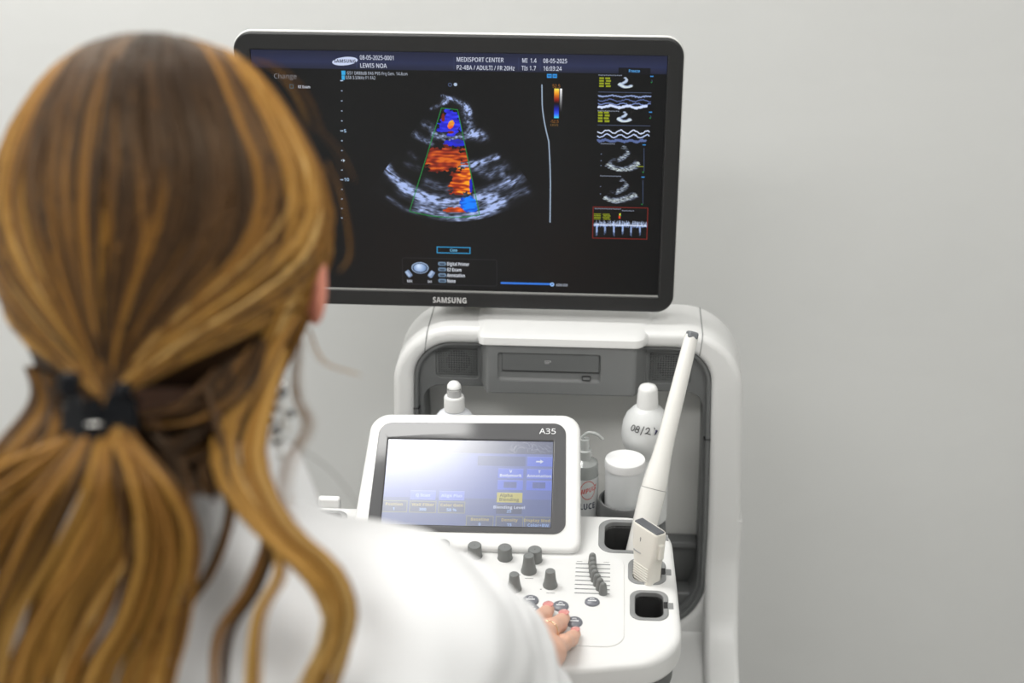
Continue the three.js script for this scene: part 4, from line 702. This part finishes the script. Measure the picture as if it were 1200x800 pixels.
  // hanging hair: [guide points, locks, spread, tone, waviness, strand count]
  const G = [
    [[[-0.0126, -0.1209, 0.112], [-0.0188, -0.1495, 0.128], [-0.0405, -0.1893, 0.12], [-0.0631, -0.2302, 0.11], [-0.0746, -0.2708, 0.105], [-0.0862, -0.3218, 0.1]], 26, 0.022, 0.62, 0.006, 14],
    [[[-0.0092, -0.1233, 0.112], [-0.0033, -0.1491, 0.132], [-0.0091, -0.1883, 0.128], [-0.0356, -0.2285, 0.12], [-0.0518, -0.2687, 0.115], [-0.0582, -0.3192, 0.11]], 26, 0.021, 0.58, 0.006, 14],
    [[[-0.0067, -0.1233, 0.112], [0.0108, -0.1493, 0.13], [0.0177, -0.1891, 0.122], [0.0075, -0.2291, 0.116], [-0.0132, -0.2644, 0.112], [-0.0285, -0.3192, 0.11]], 24, 0.018, 0.55, 0.006, 14],
    [[[-0.0043, -0.1233, 0.112], [0.0137, -0.1545, 0.126], [0.0203, -0.1997, 0.116], [0.018, -0.2401, 0.11], [0.0116, -0.2702, 0.108], [0.005, -0.3205, 0.105]], 22, 0.014, 0.5, 0.005, 14],
    [[[-0.0198, -0.1235, 0.11], [-0.0405, -0.1502, 0.12], [-0.0665, -0.1752, 0.115], [-0.0879, -0.2104, 0.11], [-0.0995, -0.2509, 0.105], [-0.108, -0.30, 0.10]], 24, 0.02, 0.62, 0.006, 14],
    [[[-0.0173, -0.1235, 0.11], [-0.0532, -0.1411, 0.11], [-0.0812, -0.1618, 0.1], [-0.1097, -0.1931, 0.09], [-0.12, -0.25, 0.09]], 16, 0.016, 0.6, 0.006, 12],
    [[[-0.0768, -0.0879, 0.03], [-0.063, -0.1087, 0.05], [-0.0723, -0.1331, 0.08], [-0.0894, -0.1577, 0.09], [-0.1046, -0.1931, 0.09]], 10, 0.012, 0.42, 0.003, 12],
    [[[-0.0632, -0.0878, 0.04], [-0.0456, -0.1232, 0.075], [-0.0577, -0.1523, 0.095], [-0.0762, -0.1818, 0.1], [-0.0862, -0.2218, 0.1]], 12, 0.016, 0.25, 0.003, 12],
    [[[0.0869, -0.0557, 0.03], [0.0675, -0.0979, 0.06], [0.0528, -0.128, 0.08], [0.0605, -0.1573, 0.095], [0.0863, -0.1868, 0.1], [0.1128, -0.2118, 0.1], [0.1223, -0.2377, 0.095], [0.1101, -0.2664, 0.09], [0.0874, -0.2992, 0.09]], 17, 0.0115, 0.74, 0.003, 11],
    [[[0.0803, -0.0772, 0.04], [0.0738, -0.1083, 0.06], [0.0714, -0.1429, 0.085], [0.091, -0.1796, 0.098], [0.1163, -0.2043, 0.1], [0.1248, -0.2293, 0.1], [0.1193, -0.2578, 0.095], [0.1076, -0.2992, 0.09]], 12, 0.0095, 0.74, 0.003, 10],
    [[[0.041, -0.0998, 0.085], [0.0534, -0.1424, 0.092], [0.0578, -0.1718, 0.1], [0.0463, -0.2068, 0.1], [0.0263, -0.2368, 0.1], [0.0188, -0.2718, 0.1], [0.0163, -0.3118, 0.1]], 3, 0.0035, 0.34, 0.001, 10],
    [[[0.0664, -0.1429, 0.085], [0.0813, -0.1843, 0.1], [0.0716, -0.2165, 0.102], [0.0548, -0.2418, 0.1], [0.0513, -0.2718, 0.1], [0.0528, -0.3118, 0.1]], 3, 0.003, 0.45, 0.001, 10],
    [[[0.0825, -0.1821, 0.098], [0.0895, -0.2061, 0.105], [0.0771, -0.231, 0.105], [0.0723, -0.2718, 0.1], [0.0738, -0.3118, 0.1]], 3, 0.003, 0.78, 0.001, 8],
    [[[0.0746, -0.0829, 0.0], [0.0493, -0.1057, 0.06], [0.0137, -0.1149, 0.088], [-0.0112, -0.1158, 0.1]], 22, 0.014, 0.08, 0.002, 14],
    [[[0.055, -0.075, 0.05], [0.04, -0.1057, 0.072], [0.012, -0.118, 0.088], [-0.0112, -0.1158, 0.1]], 20, 0.014, 0.12, 0.002, 14],
    [[[0.0666, -0.0827, 0.02], [0.0528, -0.1192, 0.05], [0.0356, -0.1389, 0.07], [0.04, -0.1683, 0.085]], 16, 0.014, 0.12, 0.002, 12],
    [[[0.07, -0.08, 0.02], [0.062, -0.112, 0.05], [0.056, -0.1389, 0.075], [0.066, -0.1683, 0.09]], 8, 0.010, 0.3, 0.002, 12],
    [[[0.070, -0.070, 0.045], [0.058, -0.100, 0.066], [0.030, -0.120, 0.084], [-0.006, -0.122, 0.098]], 22, 0.012, 0.2, 0.002, 14],
    [[[0.075, -0.085, 0.03], [0.060, -0.125, 0.058], [0.034, -0.140, 0.074], [0.012, -0.150, 0.085], [0.010, -0.18, 0.095]], 18, 0.012, 0.1, 0.002, 12],
    [[[0.000, -0.118, 0.092], [0.012, -0.134, 0.086], [0.020, -0.158, 0.088], [0.020, -0.185, 0.098]], 22, 0.013, 0.08, 0.002, 14],
    [[[0.045, -0.105, 0.070], [0.028, -0.128, 0.080], [0.014, -0.145, 0.086], [0.018, -0.175, 0.094]], 20, 0.013, 0.12, 0.002, 14],
    [[[-0.05, -0.080, 0.05], [-0.042, -0.105, 0.072], [-0.03, -0.125, 0.086], [-0.03, -0.16, 0.1]], 12, 0.013, 0.15, 0.002, 12],
    [[[0.0883, -0.0718, 0.02], [0.0875, -0.1067, 0.03], [0.0939, -0.1255, 0.03], [0.0839, -0.1466, 0.035], [0.0831, -0.1644, 0.045], [0.0946, -0.1813, 0.06]], 3, 0.004, 0.55, 0.002, 4],
    [[[0.0923, -0.0636, 0.0], [0.1045, -0.0855, 0.01], [0.1289, -0.0935, 0.02]], 1, 0.003, 0.5, 0.001, 4],
    [[[0.1044, 0.0442, 0.0], [0.1165, 0.0185, 0.01], [0.1209, -0.0171, 0.01], [0.1111, -0.0312, 0.02]], 2, 0.004, 0.5, 0.001, 2],
    [[[0.0681, -0.1255, 0.03], [0.1084, -0.1524, 0.03], [0.1336, -0.1819, 0.03]], 1, 0.003, 0.2, 0.001, 2],
    [[[0.0386, 0.1053, 0.03], [0.0666, 0.1043, 0.02], [0.0842, 0.0896, 0.01], [0.0978, 0.058, 0.0]], 3, 0.004, 0.5, 0.001, 2],
    [[[0.0978, 0.0663, 0.0], [0.1122, 0.0497, 0.0], [0.1216, 0.0249, 0.0]], 2, 0.004, 0.5, 0.001, 2],
  ];
  for (const [gp, locks, spread, tone, wave, cnt] of G) {
    const curve = new THREE.CatmullRomCurve3(gp.map((p) => V(...p)), false, 'centripetal'), base = curve.getPoints(19);
    for (let l = 0; l < locks; l++) {
      const ox = gauss() * spread * (cnt < 5 ? 1.6 : 1), oz = gauss() * spread * 0.55, w1 = rr(0, 6.3), w2 = rr(4, 8), lt = tone - 0.08 + gauss() * 0.36, trim = rr(0, 0.12);
      for (let k = 0; k < cnt; k++) {
        const dx = gauss() * 0.0022, dz = gauss() * 0.0022, dt = gauss() * 0.06;
        const pts = base.slice(0, Math.max(4, Math.round(20 * (1 - trim)))).map((p, i) => { const u = i / 19, o = mix(0.35, 1, sstep(0, 0.35, u)), wv = wave * u * Math.sin(u * w2 + w1); return V(p.x + ox * o + dx + wv, p.y + wv * 0.4, p.z + oz * o + dz + wave * 0.5 * u * Math.cos(u * w2 + w1)); });
        strand(pts, cnt < 5 ? 0.0003 : 0.0008, cnt < 5 ? 0.0002 : 0.0006, (t) => ramp(mix(lt - 0.12, lt + 0.1, t) + dt));
      }
    }
  }
  const hg = new THREE.BufferGeometry(); hg.setAttribute('position', new THREE.Float32BufferAttribute(P, 3)); hg.setAttribute('normal', new THREE.Float32BufferAttribute(N, 3)); hg.setAttribute('color', new THREE.Float32BufferAttribute(C, 3)); hg.setIndex(I); hg.applyMatrix4(HEAD);
  const hm = mat([1, 1, 1], 0.44, { vertexColors: true, side: THREE.DoubleSide, specularColor: new THREE.Color(0.95, 0.72, 0.5) });
  const hair = body('hair', hg, hm); hair.userData.label = 'long brown hair with golden highlights, gathered low'; 

  // ---- claw clip
  const cp = CLIP.clone().add(V(-0.001, -0.012, 0.014)).applyMatrix4(HEAD), clip = thing('hair_clip', 'black plastic claw clip gathering the hair at the neck', 'hair clip', cp.toArray());
  clip.quaternion.setFromRotationMatrix(HEAD);
  const cm = mat([0.004, 0.0045, 0.006], 0.2, { specularIntensity: 0.3 });
  for (const s of [-1, 1]) {
    const sh = rpoly(THREE.Shape, [[0.0, -0.019, 0.006], [0.010, -0.021, 0.008], [0.021, -0.012, 0.010], [0.0235, 0.004, 0.010], [0.019, 0.020, 0.007], [0.010, 0.022, 0.006], [0.004, 0.010, 0.004]]);
    const g = extr(sh, 0, 0.0045, 0.0018, 3, 8); const p = g.attributes.position; for (let i = 0; i < p.count; i++) { const x = p.getX(i); p.setZ(i, p.getZ(i) - 22 * x * x * 1.3); } 
    const q = toCreasedNormals(g, 0.7); if (s < 0) q.scale(-1, 1, 1);
    const jaw = mesh('clip_jaw', s < 0 ? (() => { const a = q.attributes.position.array; for (let i = 0; i < a.length; i += 9) for (let k = 0; k < 3; k++) { const t = a[i + 3 + k]; a[i + 3 + k] = a[i + 6 + k]; a[i + 6 + k] = t; } return toCreasedNormals(q, 0.7); })() : q, cm, clip);
    for (let k = 0; k < 4; k++) mesh('tooth', new THREE.TubeGeometry(new THREE.QuadraticBezierCurve3(V(s * 0.021, 0.014 - k * 0.009, -0.008), V(s * 0.024, 0.013 - k * 0.009, -0.022), V(s * 0.012, 0.012 - k * 0.009, -0.030)), 8, 0.0016, 6), cm, jaw);
  }
  mesh('hinge', new THREE.CylinderGeometry(0.0042, 0.0042, 0.030, 20).translate(0, 0.001, 0.001), cm, clip);
  mesh('spring', new THREE.TorusGeometry(0.0046, 0.0012, 8, 20).rotateX(Math.PI / 2).translate(0, 0.001, 0.001), M.silver, clip);
  mesh('thumb_tab', rbox(-0.021, -0.009, 0.017, 0.031, -0.006, 0.004, 0.003), cm, clip);
  mesh('thumb_tab', rbox(0.009, 0.020, 0.015, 0.025, -0.010, 0.000, 0.003), cm, clip);
  // ---- ring on the right hand, long earring
  const rf = rightL[2][0], ra = V(rf[0], rf[1], rf[2]), rb = V(rf[4], rf[5], rf[6]), rd = rb.clone().sub(ra).normalize();
  const ring = tag(mesh('finger_ring', new THREE.TorusGeometry(0.0098, 0.0008, 10, 32), M.gold), 'thin gold ring on the finger resting on the console', 'ring');
  ring.position.copy(ra.clone().lerp(rb, 0.70)); ring.quaternion.setFromUnitVectors(V(0, 0, 1), rd);
  const ep = V(0.076, -0.1090, 0.022).applyMatrix4(HEAD), er = thing('earring', 'long dangling silver bead earring below the ear', 'earring', ep.toArray());
  mesh('hook', new THREE.TorusGeometry(0.005, 0.0006, 6, 20).translate(0, 0.018, 0), M.silver, er);
  const beadD = mat([0.05, 0.05, 0.055], 0.2), beadW = mat([0.8, 0.79, 0.76], 0.15);
  for (let i = 0; i < 26; i++) mesh('bead', new THREE.SphereGeometry(rr(0.0022, 0.0036), 12, 8).translate(gauss() * 0.006, 0.010 - i * 0.0019, gauss() * 0.005), [M.silver, beadW, beadD][i % 3], er);
}
// ---------------------------------------------------------------- stool
{
  const st = thing('stool', 'round padded swivel stool under the seated person', 'stool', [-0.115, 0, 0.94]);
  mesh('seat', lathe([[0.001, 0.43], [0.17, 0.43], [0.18, 0.44], [0.18, 0.47], [0.165, 0.485], [0.001, 0.488]], 40), M.grey, st);
  mesh('post', lathe([[0.025, 0.05], [0.025, 0.46]], 20), M.silver, st);
  for (let i = 0; i < 5; i++) { const a = i * 1.2566; mesh('leg', rbox(0.01, 0.24, 0.05, 0.075, -0.015, 0.015, 0.006).rotateY(a), M.black, st); mesh('caster', new THREE.SphereGeometry(0.026, 16, 12).translate(0.225 * Math.cos(a), 0.026, -0.225 * Math.sin(a)), M.black, st); }
}
renderer.render(scene, camera);
